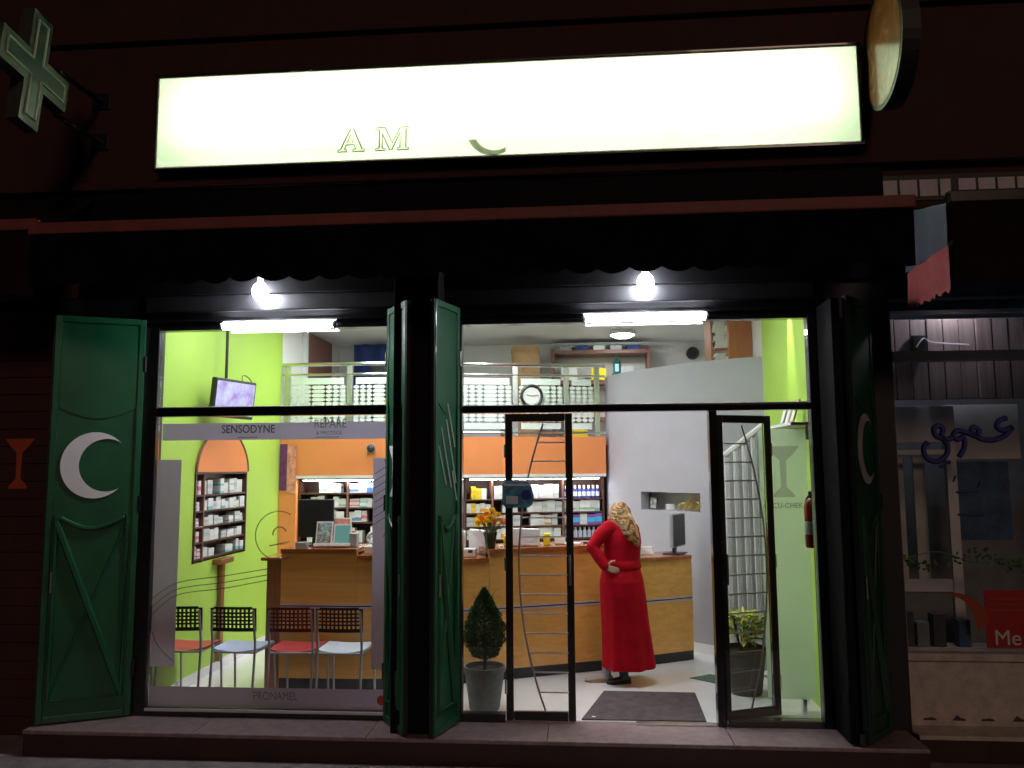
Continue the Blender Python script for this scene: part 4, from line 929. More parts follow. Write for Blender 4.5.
# flower vase
vx, vy, vz = -.80, 1.16, 1.076
fv = thing('flower_vase', 'glass vase of yellow and orange flowers on the low counter', 'vase', (vx, vy, vz))
MB().lathe([(.038, 0), (.042, .01), (.045, .09), (.055, .17), (.066, .215), (.063, .215), (.052, .17), (.042, .09), (.036, .012)], (vx, vy, vz), 24).build('vase', 'vase_glass', fv, True)
for k in range(17):
    a = k * 2.4; r = .015 + .115 * math.sqrt(k / 17); hx, hy, hz = vx + r * math.cos(a) * 1.1, vy + r * math.sin(a) * .8, vz + .40 - .9 * r + random.uniform(-.015, .03)
    stm = MB().tube([(vx + .015 * math.cos(a), vy + .015 * math.sin(a), vz + .03), (vx + .5 * r * math.cos(a), vy + .5 * r * math.sin(a), vz + .24), (hx, hy, hz)], .0035, 5).build('stem', 'leaf_mid', fv)
    fm = MB()
    for q in range(3):
        for pth in range(8):
            t = pth / 8 * 2 * PI + q * .4; L_ = .046 - .010 * q; up_ = .014 + .014 * q
            d1 = Vector((math.cos(t), math.sin(t), 0)); s1 = Vector((-math.sin(t), math.cos(t), 0)); o_ = Vector((hx, hy, hz))
            fm.add([o_, o_ + d1 * L_ * .6 + s1 * .014 + Vector((0, 0, up_)), o_ + d1 * L_ + Vector((0, 0, up_ * .8)), o_ + d1 * L_ * .6 - s1 * .014 + Vector((0, 0, up_))], [(0, 1, 2, 3)])
    fm.build('blossom', 'petal_pink' if k in (13, 16) else ('petal_orange' if k % 3 == 1 else 'petal_yellow'), fv)
for k in range(34):
    a = random.uniform(0, 2 * PI); r = random.uniform(.03, .12); zz = vz + random.uniform(.20, .33); c0 = Vector((vx + r * math.cos(a), vy + r * math.sin(a) * .8, zz)); d1 = Vector((math.cos(a), math.sin(a), random.uniform(-.2, .9))).normalized() * .05; s1 = Vector((-math.sin(a), math.cos(a), .2)) * .013
    MB().add([c0, c0 + d1 * .5 + s1, c0 + d1, c0 + d1 * .5 - s1], [(0, 1, 2, 3)]).build('leaf', 'leaf_mid', fv)
def cz_at(x):   # counter front y at x
    return min(cp, key=lambda p: abs(p.x - x)).y
pt = thing('card_terminal', 'white payment terminal with black window on the low counter', 'terminal', (-1.02, 1.15, 1.076))
MB().bbox(-1.16, -.93, 1.10, 1.22, 1.076, 1.15, .01).build('body', 'plastic_white', pt); MB().bbox(-.995, -.955, 1.096, 1.0995, 1.115, 1.14, .001).build('window', 'plastic_black', pt); MB().bbox(-1.15, -1.04, 1.16, 1.30, 1.1505, 1.30, .012).build('stand', 'plastic_white', pt)
for (x, dy, w_, h_, mt, lb) in ((-.93, .38, .20, .22, 'bag_white', 'white shopping bag behind the flower vase'), (-.50, .18, .26, .17, 'bag_white', 'large white paper bag on the counter behind the closed door'), (-.66, .24, .07, .10, 'yellow_card', 'yellow green packet beside the flower vase'),
                                (-.30, .14, .06, .11, 'yellow_card', 'yellow bottle shaped packet by the white bag'), (-.18, .20, .10, .07, 'paper', 'white carton at the middle of the counter'), (-.06, .15, .15, .018, 'paper', 'white form lying on the counter'), (.12, .20, .16, .014, 'plastic_black', 'black folder lying on the counter'), (.56, .3, .10, .09, 'bag_white', 'crumpled white bag behind the woman on the counter'), (.66, .26, .13, .06, 'bag_white', 'flat white bag beside the grey monitor')):
    z = 1.076 if x < -.81 else (1.151 if x < .5 else 1.011); y = cz_at(x) + dy; mb = MB().bbox(x - w_ / 2, x + w_ / 2, y - .04, y + .05, z, z + h_, .012)
    if 'bag' in mt: mb.v = [(a + .012 * math.sin(c * 60 + b * 40), b + .01 * math.sin(c * 45 + a * 50), c + (.015 * math.sin(a * 55) if c > z + .03 else 0)) for a, b, c in mb.v]
    tag(mb.build('counter_item', mt, base=(x, y, z)), lb, 'bag' if 'bag' in lb else 'packet').name = 'white_bag' if 'bag' in lb else 'packet'
m2 = thing('monitor', 'grey computer monitor turned sideways at the end of the counter', 'monitor', (.98, 2.06, 1.011), math.radians(62))
bx('case', 'plastic_grey', MB().bbox(-.17, .17, -.02, .02, .07, .40, .012), m2); bx('screen', 'plastic_black', MB().box(-.155, .155, -.0235, -.0205, .085, .385), m2)
bx('neck', 'plastic_black', MB().bbox(-.03, .03, .021, .05, .012, .22, .006), m2); bx('foot', 'plastic_black', MB().bbox(-.11, .11, -.06, .12, 0, .0115, .004), m2)

# ------------------------------------------------------------------ chairs
def chair(x, y, rz, back, seat, label):
    C_ = thing('chair', label, 'chair', (x, y, .002), rz, 'chairs lined up behind the shop window'); B = lambda n_, mt, mb, sm=False: mb.build(n_, mt, C_, sm, world=False)
    for s_ in (-1, 1):
        B('leg', 'tube_grey', MB().tube(bez([(s_ * .175, -.245, 0), (s_ * .175, -.215, .30), (s_ * .175, -.20, .48), (s_ * .175, -.222, .62), (s_ * .168, -.238, .76)], 4), .0105, 8), True)
        B('leg', 'tube_grey', MB().tube([(s_ * .175, .235, 0), (s_ * .172, .20, .40), (s_ * .168, .175, .43)], .0105, 8), True)
        B('side_rail', 'tube_grey', MB().tube([(s_ * .172, .19, .425), (s_ * .174, -.205, .425)], .0095, 8), True)
    B('cross_rail', 'tube_grey', MB().tube([(-.172, -.19, .425), (.172, -.19, .425)], .009, 8), True)
    N = 12; sm_ = MB(); th = .012                       # dished seat with rounded corners
    for lay in (0, 1):
        for i in range(N + 1):
            for j in range(N + 1):
                u = -1 + 2 * i / N; v = -1 + 2 * j / N; xx = u * .19 * (1 - .07 * abs(v) ** 6); yy = .015 + v * .205 * (1 - .07 * abs(u) ** 6)
                zz = .452 - .014 * (1 - u * u) * (1 - .3 * v) + (-.03 * max(0, v - .7) / .3) - lay * th; sm_.v.append((xx, yy, zz))
    q = (N + 1) ** 2; idx = lambda i, j, l_=0: l_ * q + i * (N + 1) + j
    for i in range(N):
        for j in range(N): sm_.f += [(idx(i, j), idx(i + 1, j), idx(i + 1, j + 1), idx(i, j + 1)), (idx(i, j, 1), idx(i, j + 1, 1), idx(i + 1, j + 1, 1), idx(i + 1, j, 1))]
    bd = [(i, 0) for i in range(N)] + [(N, j) for j in range(N)] + [(i, N) for i in range(N, 0, -1)] + [(0, j) for j in range(N, 0, -1)]
    for k in range(len(bd)): a, b = bd[k], bd[(k + 1) % len(bd)]; sm_.f.append((idx(*a), idx(*b), idx(*b, 1), idx(*a, 1)))
    B('seat', seat, sm_, True)
    bk_ = MB(); W2, zb, zt = .188, .595, .787; yb = lambda x_, z_: -.232 - .012 * (z_ - zb) / .19 + .020 * (x_ / W2) ** 2   # pierced backrest
    def bar(x0, x1, z0, z1):
        vs = []
        for xx, zz in ((x0, z0), (x1, z0), (x1, z1), (x0, z1)):
            for dy in (-.006, .006): vs.append((xx, yb(xx, zz) + dy, zz))
        bk_.add(vs, [(0, 2, 4, 6), (1, 7, 5, 3), (0, 1, 3, 2), (2, 3, 5, 4), (4, 5, 7, 6), (6, 7, 1, 0)])
    nc, nr = 10, 5; mx, mzb, mzt = .022, .028, .020
    for i in range(12):                                   # top and bottom borders, rounded upper corners
        xa, xb = -W2 + 2 * W2 * i / 12, -W2 + 2 * W2 * (i + 1) / 12; cut = .022 if i in (0, 11) else 0
        bar(xa, xb, zt - mzt, zt - cut * .5); bar(xa, xb, zb, zb + mzb)
    for s_ in (-1, 1): bar(min(s_ * W2, s_ * (W2 - mx)), max(s_ * W2, s_ * (W2 - mx)), zb + mzb, zt - mzt)
    for i in range(1, nc): xc = -W2 + mx + (2 * W2 - 2 * mx) * i / nc; bar(xc - .0065, xc + .0065, zb + mzb, zt - mzt)
    for j in range(1, nr):
        zc = zb + mzb + (zt - zb - mzb - mzt) * j / nr
        for i in range(10): xa = -W2 + mx + (2 * W2 - 2 * mx) * i / 10; bar(xa, xa + (2 * W2 - 2 * mx) / 10, zc - .0065, zc + .0065)
    B('backrest', back, bk_)
chair(-3.20, .385, .03, 'plastic_black', 'plastic_red', 'chair with dark pierced back and red seat in the window corner'); chair(-2.74, .38, -.02, 'plastic_black', 'plastic_lavender', 'black backed chair with lavender seat before the green wall')
chair(-2.28, .38, .01, 'plastic_maroon', 'plastic_red', 'maroon backed chair with red seat before the ochre desk'); chair(-1.885, .38, .0, 'plastic_black', 'plastic_ice', 'black backed chair with ice blue seat before the ochre desk')

# ------------------------------------------------------------------ plants
def leafquad(mb, c0, d, s_, L_, w_): mb.add([c0, c0 + d * L_ * .5 + s_ * w_, c0 + d * L_, c0 + d * L_ * .5 - s_ * w_], [(0, 1, 2, 3)])
px_, py_ = -.755, .30
pp = thing('potted_conifer', 'small egg shaped dark conifer in a grey pot behind the side pane', 'plant', (px_, py_, .003))
MB().lathe([(.115, 0), (.12, .01), (.155, .28), (.165, .285), (.165, .325), (.15, .325), (.145, .29)], (px_, py_, .003), 28).build('pot', 'pot_grey', pp, True); MB().lathe([(.001, .292), (.145, .293)], (px_, py_, .003), 20).build('soil', 'soil', pp)
MB().tube([(px_, py_, .28), (px_ + .01, py_, .45), (px_, py_, .62), (px_, py_, .82)], [.014, .012, .009, .004], 7).build('trunk', 'bark', pp, True)
rr = random.Random(3)
for k in range(14):
    a = k * 2.4; z = .40 + .03 * k; MB().tube([(px_, py_, z), (px_ + .05 * math.cos(a), py_ + .05 * math.sin(a), z + .05), (px_ + .09 * math.cos(a), py_ + .09 * math.sin(a), z + .11)], [.006, .004, .002], 5).build('branch', 'bark', pp)
cw = MB()
for k in range(11000):
    t = rr.random(); z = .385 + .525 * t; R_ = .158 * (math.sin(PI * min(1, t * .92 + .10)) ** .62) * (1.0 if t < .35 else (1 - .55 * ((t - .35) / .65) ** 1.6)); a = rr.uniform(0, 2 * PI)
    lump = 1 + .16 * math.sin(a * 3 + z * 21) * math.sin(z * 34 + a) ; r = R_ * lump * math.sqrt(rr.uniform(.3, 1)); c0 = Vector((px_ + r * math.cos(a), py_ + r * math.sin(a), z)); d = Vector((math.cos(a) * .6 + rr.uniform(-.4, .4), math.sin(a) * .6 + rr.uniform(-.4, .4), rr.uniform(.3, 1.2))).normalized()
    s_ = d.cross(Vector((rr.uniform(-1, 1), rr.uniform(-1, 1), rr.uniform(-1, 1)))).normalized(); leafquad(cw, c0, d, s_, rr.uniform(.016, .034), .0042)
cw.build('crown', 'leaf_dark', pp)['kind'] = 'stuff'
px_, py_ = 1.365, .86
pp = thing('potted_croton', 'yellow green croton in a dark brown pot behind the open door', 'plant', (px_, py_, .003))
MB().lathe([(.125, 0), (.13, .01), (.17, .32), (.18, .325), (.18, .37), (.165, .37), (.155, .33)], (px_, py_, .003), 28).build('pot', 'terracotta_dark', pp, True); MB().lathe([(.001, .335), (.158, .336)], (px_, py_, .003), 20).build('soil', 'soil', pp)
for k in range(7):
    a = k * .9; MB().tube([(px_ + .03 * math.cos(a), py_ + .03 * math.sin(a), .33), (px_ + .07 * math.cos(a), py_ + .07 * math.sin(a), .50), (px_ + .09 * math.cos(a), py_ + .09 * math.sin(a), .60)], .006, 6).build('stem', 'bark', pp)
for k in range(190):
    a = rr.uniform(0, 2 * PI); r = .15 * math.sqrt(rr.random()); z = .44 + rr.uniform(0, .24) * (1 - .3 * r / .15); c0 = Vector((px_ + r * math.cos(a), py_ + r * math.sin(a), z)); d = Vector((math.cos(a), math.sin(a), rr.uniform(-.3, .9))).normalized(); s_ = d.cross(Vector((0, 0, 1))).normalized(); nn_ = s_.cross(d)
    L_ = rr.uniform(.07, .12); w_ = rr.uniform(.016, .024); mb = MB()
    mb.add([c0, c0 + d * L_ * .3 + s_ * w_ + nn_ * .006, c0 + d * L_ * .7 + s_ * w_ * .8 + nn_ * .002, c0 + d * L_ - nn_ * .012, c0 + d * L_ * .7 - s_ * w_ * .8 + nn_ * .002, c0 + d * L_ * .3 - s_ * w_ + nn_ * .006, c0 + d * L_ * .5 - nn_ * .004], [(0, 1, 6), (1, 2, 6), (2, 3, 6), (3, 4, 6), (4, 5, 6), (5, 0, 6)])
    mb.build('leaf', 'leaf_yellow' if rr.random() < .7 else 'leaf_mid', pp)

# ------------------------------------------------------------------ small things near the door
MBm = MB().prism([(.0, .05), (.19, .82), (.94, .81), (.915, .06)], lambda u, v: (u, v, .0025), lambda u, v: (u, v, .012)); tag(MBm.build('door_mat', 'mat_dark', base=(.5, .4, .002)), 'dark entrance mat on the white floor inside the doorway', 'mat')
tag(MB().prism([(.075, .10), (.10, .095), (.108, .112), (.08, .118)], lambda u, v: (u, v, .0125), lambda u, v: (u, v, .014)).build('paper_scrap', 'paper', base=(.09, .1, .0125)), 'tiny white paper scrap on the dark mat', 'scrap')
fe = thing('fire_extinguisher', 'red fire extinguisher on the wall beside the frosted side pane', 'extinguisher', (1.79, .25, 1.22))
MB().lathe([(.05, 0), (.055, .02), (.055, .30), (.045, .35), (.02, .375)], (1.788, .25, 1.25), 20).build('cylinder', 'extinguisher_red', fe, True); MB().lathe([(.018, .375), (.02, .42), (.012, .43)], (1.788, .25, 1.25), 10).build('valve', 'plastic_black', fe); MB().lathe([(.0556, .10), (.0556, .2)], (1.788, .25, 1.25), 20).build('label', 'paper', fe)
MB().tube(bez([(1.79, .27, 1.65), (1.77, .318, 1.60), (1.765, .322, 1.45), (1.77, .31, 1.36)], 6), .009, 6).build('hose', 'plastic_black', fe); MB().bbox(1.838, 1.8495, .22, .28, 1.35, 1.62, .003).build('wall_bracket', 'plastic_black', fe)
sh = thing('wall_shelf', 'small white wall shelf above the frosted film on the lime wall', 'shelf', (1.75, .5, 2.2)); MB().bbox(1.66, 1.849, .25, .95, 2.19, 2.215, .004).build('board', 'white_paint', sh)
for z_ in (.35, .85): MB().bbox(1.80, 1.849, z_, z_ + .02, 2.08, 2.189, .003).build('bracket', 'white_paint', sh)
for k, (y_, mt, lb) in enumerate(((.40, 'cardboard', 'brown framed board leaning on the small wall shelf'), (.56, 'paper', 'white framed board leaning on the small wall shelf'), (.72, 'plastic_grey', 'grey framed board leaning on the small wall shelf'))):
    T_ = Matrix.Translation((1.70, y_, 2.2155)) @ Matrix.Rotation(.32, 4, 'Y'); f_ = thing('leaning_frame', lb, 'frame', (1.70, y_, 2.2155)); MB().bbox(0, .012, -.05, .05, 0, .20, .003, T_).build('frame', mt, f_); MB().box(-.002, -.0005, -.038, .038, .015, .185, T_).build('sheet', 'paper', f_)
# slanted white bar and pale uprights, built for a pale pattern in the door glass
wr = thing('slanted_bars', 'white slanted bar with pale upright bars behind the open glass door', 'railing', (1.55, 1.55, .003))
pA, pB = Vector((1.45, 1.86, 1.99)), Vector((1.70, 1.22, 2.26))
MB().tube([pA, pB], .035, 8).build('slanted_bar', 'white_paint', wr)
MB().bbox(-.02, .02, -.02, .02, .003, 1.97, .004, Matrix.Translation((pA.x, pA.y, 0))).build('end_post', 'white_paint', wr); MB().bbox(-.025, .025, -.025, .025, .003, 2.24, .004, Matrix.Translation((pB.x, pB.y, 0))).build('end_post', 'white_paint', wr)
for k in range(1, 9): q = pA.lerp(pB, k / 9); MB().bbox(-.016, .016, -.016, .016, .05, q.z - .02, .003, Matrix.Translation((q.x, q.y, 0))).build('upright_bar', 'grey_wall' if k % 2 else 'white_paint', wr)
q = (pA + pB) / 2; MB().tube([(pA.x, pA.y, .04), (pB.x, pB.y, .04)], .03, 8).build('foot_rail', 'white_paint', wr)

# ------------------------------------------------------------------ woman at the counter
def remeshed(name, mb, mat, parent, voxel, smooth=4, fac=.5):
    me = mb.mesh('tmp', mat); t = bpy.data.objects.new('tmp', me); COL.objects.link(t)
    r = t.modifiers.new('r', 'REMESH'); r.mode = 'VOXEL'; r.voxel_size = voxel; r.use_smooth_shade = True
    if smooth: s_ = t.modifiers.new('s', 'SMOOTH'); s_.iterations = smooth; s_.factor = fac
    bpy.context.view_layer.update()
    nm = bpy.data.meshes.new_from_object(t.evaluated_get(bpy.context.evaluated_depsgraph_get())); bpy.data.objects.remove(t)
    nm.name = name; nm.materials.clear(); nm.materials.append(M[mat]); nm.polygons.foreach_set('use_smooth', [True] * len(nm.polygons))
    off = Vector((0, 0, 0)); p = parent
    while p: off += p.location; p = p.parent
    nm.transform(Matrix.Translation(-off)); o = bpy.data.objects.new(name, nm); COL.objects.link(o); o.parent = parent; return o
FV = Vector((-.45, .893, 0)); RV = Vector((.893, .45, 0))     # facing, her right
def rings(mb, rs, n=48, fold=0, ph=0):
    k0 = len(mb.v)
    for z, c, a, b, *sh in rs:
        cc = Vector((c[0], c[1], z))
        for j in range(n):
            t = 2 * PI * j / n; f = 1 + fold * max(0, (.98 - z)) * (math.sin(7 * t + ph + z) + .6 * math.sin(12 * t + 2 * ph - z * 2))
            mb.v.append(tuple(cc + RV * a * math.cos(t) * f + FV * b * math.sin(t) * f))
    for i in range(len(rs) - 1):
        for j in range(n): a = k0 + i * n; b = a + n; mb.f.append((a + j, a + (j + 1) % n, b + (j + 1) % n, b + j))
    mb.f.append(tuple(k0 + j for j in reversed(range(n)))); mb.f.append(tuple(k0 + (len(rs) - 1) * n + j for j in range(n))); return mb
def ell(mb, c, r, n=20, mm=None):
    k0 = len(mb.v); R_ = mm or Matrix.Identity(3); c = Vector(c)
    for i in range(1, n):
        ph = PI * i / n
        for j in range(n): t = 2 * PI * j / n; mb.v.append(tuple(c + R_ @ Vector((r[0] * math.sin(ph) * math.cos(t), r[1] * math.sin(ph) * math.sin(t), r[2] * math.cos(ph)))))
    for i in range(n - 2):
        for j in range(n): a = k0 + i * n; b = a + n; mb.f.append((a + j, a + (j + 1) % n, b + (j + 1) % n, b + j))
    mb.f.append(tuple(k0 + j for j in range(n))); mb.f.append(tuple(k0 + (n - 2) * n + j for j in reversed(range(n)))); return mb
def limb(mb, pts, rs): mb.tube(pts, rs, 14); [ell(mb, p, (r, r, r), 10) for p, r in zip(pts, rs)]; return mb
wm = thing('person', 'woman in long red dress and gold headscarf leaning at the counter, hand on hip', 'person', (.40, 1.12, .003))
LS, LE, LH = Vector((.262, 1.055, 1.335)), Vector((.118, 1.00, 1.175)), Vector((.222, .952, 1.012))
RS_, RE, RH = Vector((.472, 1.185, 1.31)), Vector((.50, 1.38, 1.15)), Vector((.42, 1.54, 1.185))
HC = Vector((.352, 1.135, 1.452)); HF = Vector((-.86, .50, -.12)).normalized(); HR = HF.cross(Vector((0, 0, 1))).normalized(); HU = HR.cross(HF)
HM = Matrix((HR, HF, HU)).transposed()
bd_ = MB(); ell(bd_, HC, (.072, .088, .104), 22, HM); limb(bd_, [HC + Vector((.01, -.005, -.06)), Vector((.378, 1.12, 1.36))], [.05, .055])
ell(bd_, HC + HF * .088 - HU * .012, (.012, .018, .022), 10, HM); ell(bd_, HC + HF * .066 - HU * .078, (.03, .03, .026), 10, HM)           # nose, chin
ell(bd_, HC + HF * .080 - HU * .052, (.022, .014, .009), 10, HM)                                                                            # lips
for s_ in (-1, 1): ell(bd_, HC + HR * s_ * .072 - HU * .01, (.012, .02, .03), 10, HM); ell(bd_, HC + HF * .070 + HR * s_ * .03 - HU * .03, (.024, .022, .022), 10, HM)
rings(bd_, [(.80, (.385, 1.12), .15, .12), (.95, (.375, 1.12), .14, .105), (1.1, (.38, 1.12), .13, .10), (1.28, (.385, 1.12), .14, .09), (1.36, (.383, 1.12), .07, .06)], 24)
limb(bd_, [LS, LE, LH], [.045, .038, .026]); limb(bd_, [RS_, RE, RH], [.045, .038, .026])
def hand(mb, w0, dirv, side, nrm, thumb):
    # palm, four unequal bent fingers, thumb off the side
    dirv = dirv.normalized(); side = side.normalized(); pc = w0 + dirv * .042
    for q in (-1.0, -.33, .33, 1.0): limb(mb, [w0 + side * q * .010, pc + side * q * .019 + dirv * .022], [.0115, .010])
    for q, L_ in ((-1.0, .044), (-.33, .056), (.33, .06), (1.0, .052)):
        b0 = pc + side * q * .0215 + dirv * .024; b1 = b0 + dirv * L_ * .5 + nrm * .004; b2 = b1 + (dirv * .7 + nrm * .5).normalized() * L_ * .5; limb(mb, [b0, b1, b2], [.0085, .0078, .0066])
    t0 = w0 + dirv * .02 + side * thumb * .028; t1 = t0 + (dirv * .5 + side * thumb * .8).normalized() * .04; limb(mb, [t0, t1, t1 + (dirv * .8 + side * thumb * .4).normalized() * .028], [.012, .0105, .0085])
hand(bd_, LH, Vector((.82, -.05, -.25)), Vector((.25, .1, .95)), Vector((.1, .6, -.1)), 1); hand(bd_, RH, Vector((-.75, .55, -.22)), Vector((.5, .8, 0)), Vector((0, 0, -1)), -1)
LA, RA = Vector((.225, 1.14, .085)), Vector((.372, 1.10, .085))
limb(bd_, [Vector((.31, 1.12, .82)), Vector((.255, 1.15, .45)), LA], [.085, .06, .036]); limb(bd_, [Vector((.45, 1.13, .82)), Vector((.43, 1.13, .45)), RA], [.085, .06, .036])
body = remeshed('body', bd_, 'skin', wm, .0058, 2)
for s_ in (-1, 1): MB().lathe([(.001, -.009), (.006, -.006), (.008, 0), (.006, .006), (.001, .009)], tuple(HC + HF * .084 + HR * s_ * .030 + HU * .008), 10).build('eye', 'plastic_black', body, True)
sk = [(.135, (.428, 1.125), .238, .190), (.30, (.418, 1.125), .226, .185), (.55, (.398, 1.12), .212, .178), (.76, (.380, 1.112), .206, .180), (.88, (.371, 1.108), .198, .172), (.97, (.368, 1.112), .178, .148), (1.04, (.370, 1.118), .160, .130)]
sk2 = []
for i in range(len(sk) - 1):
    for k in range(6):
        t = k / 6; A_, B_ = sk[i], sk[i + 1]; sk2.append((A_[0] + (B_[0] - A_[0]) * t, (A_[1][0] + (B_[1][0] - A_[1][0]) * t, A_[1][1] + (B_[1][1] - A_[1][1]) * t), A_[2] + (B_[2] - A_[2]) * t, A_[3] + (B_[3] - A_[3]) * t))
sk2.append(sk[-1]); skm = rings(MB(), sk2, 72, .062, .8)
remeshed('skirt', skm, 'red_dress', wm, .009, 3)
tp = rings(MB(), [(.985, (.369, 1.112), .182, .152), (1.03, (.370, 1.113), .181, .150), (1.06, (.372, 1.116), .170, .140), (1.15, (.380, 1.12), .172, .140), (1.22, (.385, 1.12), .175, .136), (1.29, (.386, 1.118), .168, .118), (1.345, (.383, 1.118), .135, .092), (1.385, (.380, 1.12), .082, .07), (1.415, (.375, 1.122), .06, .056)], 40)
limb(tp, [LS + Vector((.04, .02, -.01)), LS, LS.lerp(LE, .5) + Vector((-.008, 0, .012)), LE, LE.lerp(LH, .5), LH.lerp(LE, .06)], [.07, .072, .066, .058, .052, .042]); limb(tp, [RS_ + Vector((-.04, -.02, -.01)), RS_, RE, RH.lerp(RE, .08)], [.07, .072, .058, .042])
remeshed('jumper', tp, 'red_dress', wm, .0085, 4)
sc_ = MB(); ell(sc_, HC - HF * .024 + HU * .006, (.090, .092, .108), 24, HM)
limb(sc_, [HC - HF * .03 - HU * .05, Vector((.395, 1.095, 1.385)), Vector((.42, 1.06, 1.33))], [.085, .092, .070]); limb(sc_, [HC + HF * .015 - HU * .095, Vector((.36, 1.13, 1.375))], [.06, .085])
limb(sc_, [Vector((.42, 1.07, 1.40)), Vector((.462, 1.035, 1.32)), Vector((.492, 1.02, 1.25)), Vector((.505, 1.015, 1.20))], [.07, .055, .04, .022]); limb(sc_, [Vector((.40, 1.05, 1.38)), Vector((.425, 1.0, 1.30)), Vector((.44, .99, 1.25))], [.06, .04, .02])
for k in range(7):     # cloth folds wrapped around
    zf = 1.36 + k * .024; c_ = HC - HF * .024; pts = [(c_.x + (.094 - .004 * abs(k - 3)) * math.cos(t * PI / 12 + .3 * k), c_.y + (.094 - .004 * abs(k - 3)) * math.sin(t * PI / 12 + .3 * k), zf + .016 * math.sin(t * PI / 12 + 1.2)) for t in range(24)]
    pts = [p for p in pts if (Vector((p[0], p[1], 0)) - Vector((HC.x, HC.y, 0))).normalized().dot(Vector((HF.x, HF.y, 0))) < .45]
    if len(pts) > 3:
        for a_, b_ in zip(pts, pts[1:]):
            if (Vector(a_) - Vector(b_)).length < .05: sc_.tube([a_, b_], .009, 6)
remeshed('headscarf', sc_, 'scarf_print', wm, .0065, 3)
for nm, A_, dr_, mt, L_ in (('shoe', LA, Vector((-.96, -.05, 0)), 'shoe_beige', .245), ('shoe', RA, Vector((-.80, -.25, 0)), 'shoe_black', .21)):
    d = dr_.normalized(); s_ = Vector((-d.y, d.x, 0)); mb = MB(); heel = Vector((A_.x, A_.y, 0)) - d * .055; prof = [(0, .026, .05), (.12, .034, .065), (.3, .035, .068), (.5, .036, .052), (.72, .042, .042), (.9, .036, .036), (1.0, .018, .024)]; k0 = 0; n_ = 12
    for t, hw_, hh in prof:
        c_ = heel + d * L_ * t
        for j in range(n_): th = 2 * PI * j / n_; mb.v.append(tuple(c_ + s_ * hw_ * math.cos(th) + Vector((0, 0, .006 + hh * (.5 + .5 * math.sin(th)))))) 
    for i in range(len(prof) - 1):
        for j in range(n_): a = i * n_; b = a + n_; mb.f.append((a + j, a + (j + 1) % n_, b + (j + 1) % n_, b + j))
    mb.f.append(tuple(range(n_))); mb.f.append(tuple((len(prof) - 1) * n_ + j for j in range(n_)))
    so_ = mb.build(nm, mt, wm, True); MB().prism([(p.x, p.y) for p in [heel - d * .004 + s_ * .03, heel + d * L_ * .5 + s_ * .038, heel + d * L_ * .8 + s_ * .043, heel + d * L_ * 1.01, heel + d * L_ * .8 - s_ * .043, heel + d * L_ * .5 - s_ * .038, heel - d * .004 - s_ * .03]], lambda u, v: (u, v, .003), lambda u, v: (u, v, .016)).build('sole', mt, so_)
    MB().tube([(A_.x, A_.y, .05), (A_.x, A_.y, .11), (A_.x + .01, A_.y, .24)], [.041, .040, .048], 14).build('sock', 'sock_grey' if mt == 'shoe_beige' else 'shoe_black', wm, True)

# ================================================================== NEIGHBOURING SHOP (right)
ns = thing('neighbour_shopfront', 'dim neighbouring shopfront with pale sill wall and blue handwriting on its glass', 'shopfront', (3.4, .1, -.18))
MB().box(2.345, 4.6, .10, .24, -.18, .455).build('sill_wall', 'sill_stone', ns); MB().bbox(2.345, 4.6, .07, .25, .456, .51, .008).build('sill', 'sill_stone', ns)
MB().bbox(2.345, 4.6, -.14, .0995, -.03, .0, .006).build('ledge', 'sill_stone', ns); MB().box(2.345, 4.6, -.125, .0995, -.18, -.0305).build('ledge_riser', 'step_red', ns)
for k in range(6): x = 2.45 + k * .21 + random.uniform(-.03, .03); MB().prism([(x, .035), (x + .10, .035), (x + .085, .05), (x + .06, .055), (x + .035, .075 if k % 2 else .05), (x + .015, .05)], lambda u, v: (u, .0995, v), lambda u, v: (u, .097, v)).build('paint_flake', 'neighbor_dark', ns)
MB().bbox(2.345, 2.40, .11, .20, .511, 3.26, .004).build('frame_post', 'neighbor_grey', ns); MB().bbox(4.54, 4.6, .11, .20, .511, 3.26, .004).build('frame_post', 'neighbor_grey', ns)
MB().bbox(2.401, 4.539, .10, .19, 2.66, 2.735, .006).build('transom', 'neighbor_white', ns); MB().bbox(2.345, 4.6, .0, .12, 3.03, 3.265, .006).build('shutter_box', 'neighbor_blue', ns); MB().bbox(2.345, 4.6, -.02, -.001, 3.10, 3.125, .004).build('box_rib', 'neighbor_grey', ns)
MB().box(2.401, 4.539, .150, .156, .511, 2.659).build('pane', 'window_glass', ns); MB().box(2.401, 4.539, .150, .156, 2.736, 3.029).build('pane', 'window_glass', ns)
for k in range(17):
    x = 2.41 + k * .125; MB().bbox(x + .004, x + .121, .40 + .004 * (k % 3), .43, 2.39, 3.03, .004).build('plank', 'plank_wood', ns)
def stroke(pts, r=.021):   # handwriting, wall-plane coordinates
    return MB().tube(bez([(x, .140, z) for x, z in pts], 5), r, 6).build('written_stroke', 'text_blue', ns, True)
def Zp(X, Y):   # sketch grid -> metres on the pane
    return (2.60 + (X - 235) * .00232, 2.225 - (Y - 365) * .00222)
for s_ in (((500, 366), (476, 376), (468, 396), (486, 408), (516, 398)), ((516, 398), (492, 425), (455, 440), (420, 437), (398, 424)), ((398, 424), (388, 408), (398, 396), (412, 408), (402, 426)), ((398, 426), (372, 414), (345, 408), (330, 424), (345, 438), (362, 430), (364, 462), (345, 496)),
           ((330, 430), (306, 438), (294, 424)), ((294, 424), (300, 400), (286, 390), (272, 400), (276, 424), (298, 434)), ((298, 436), (312, 458), (304, 492), (272, 512), (242, 496), (236, 466), (250, 446))): stroke([Zp(*p) for p in s_])
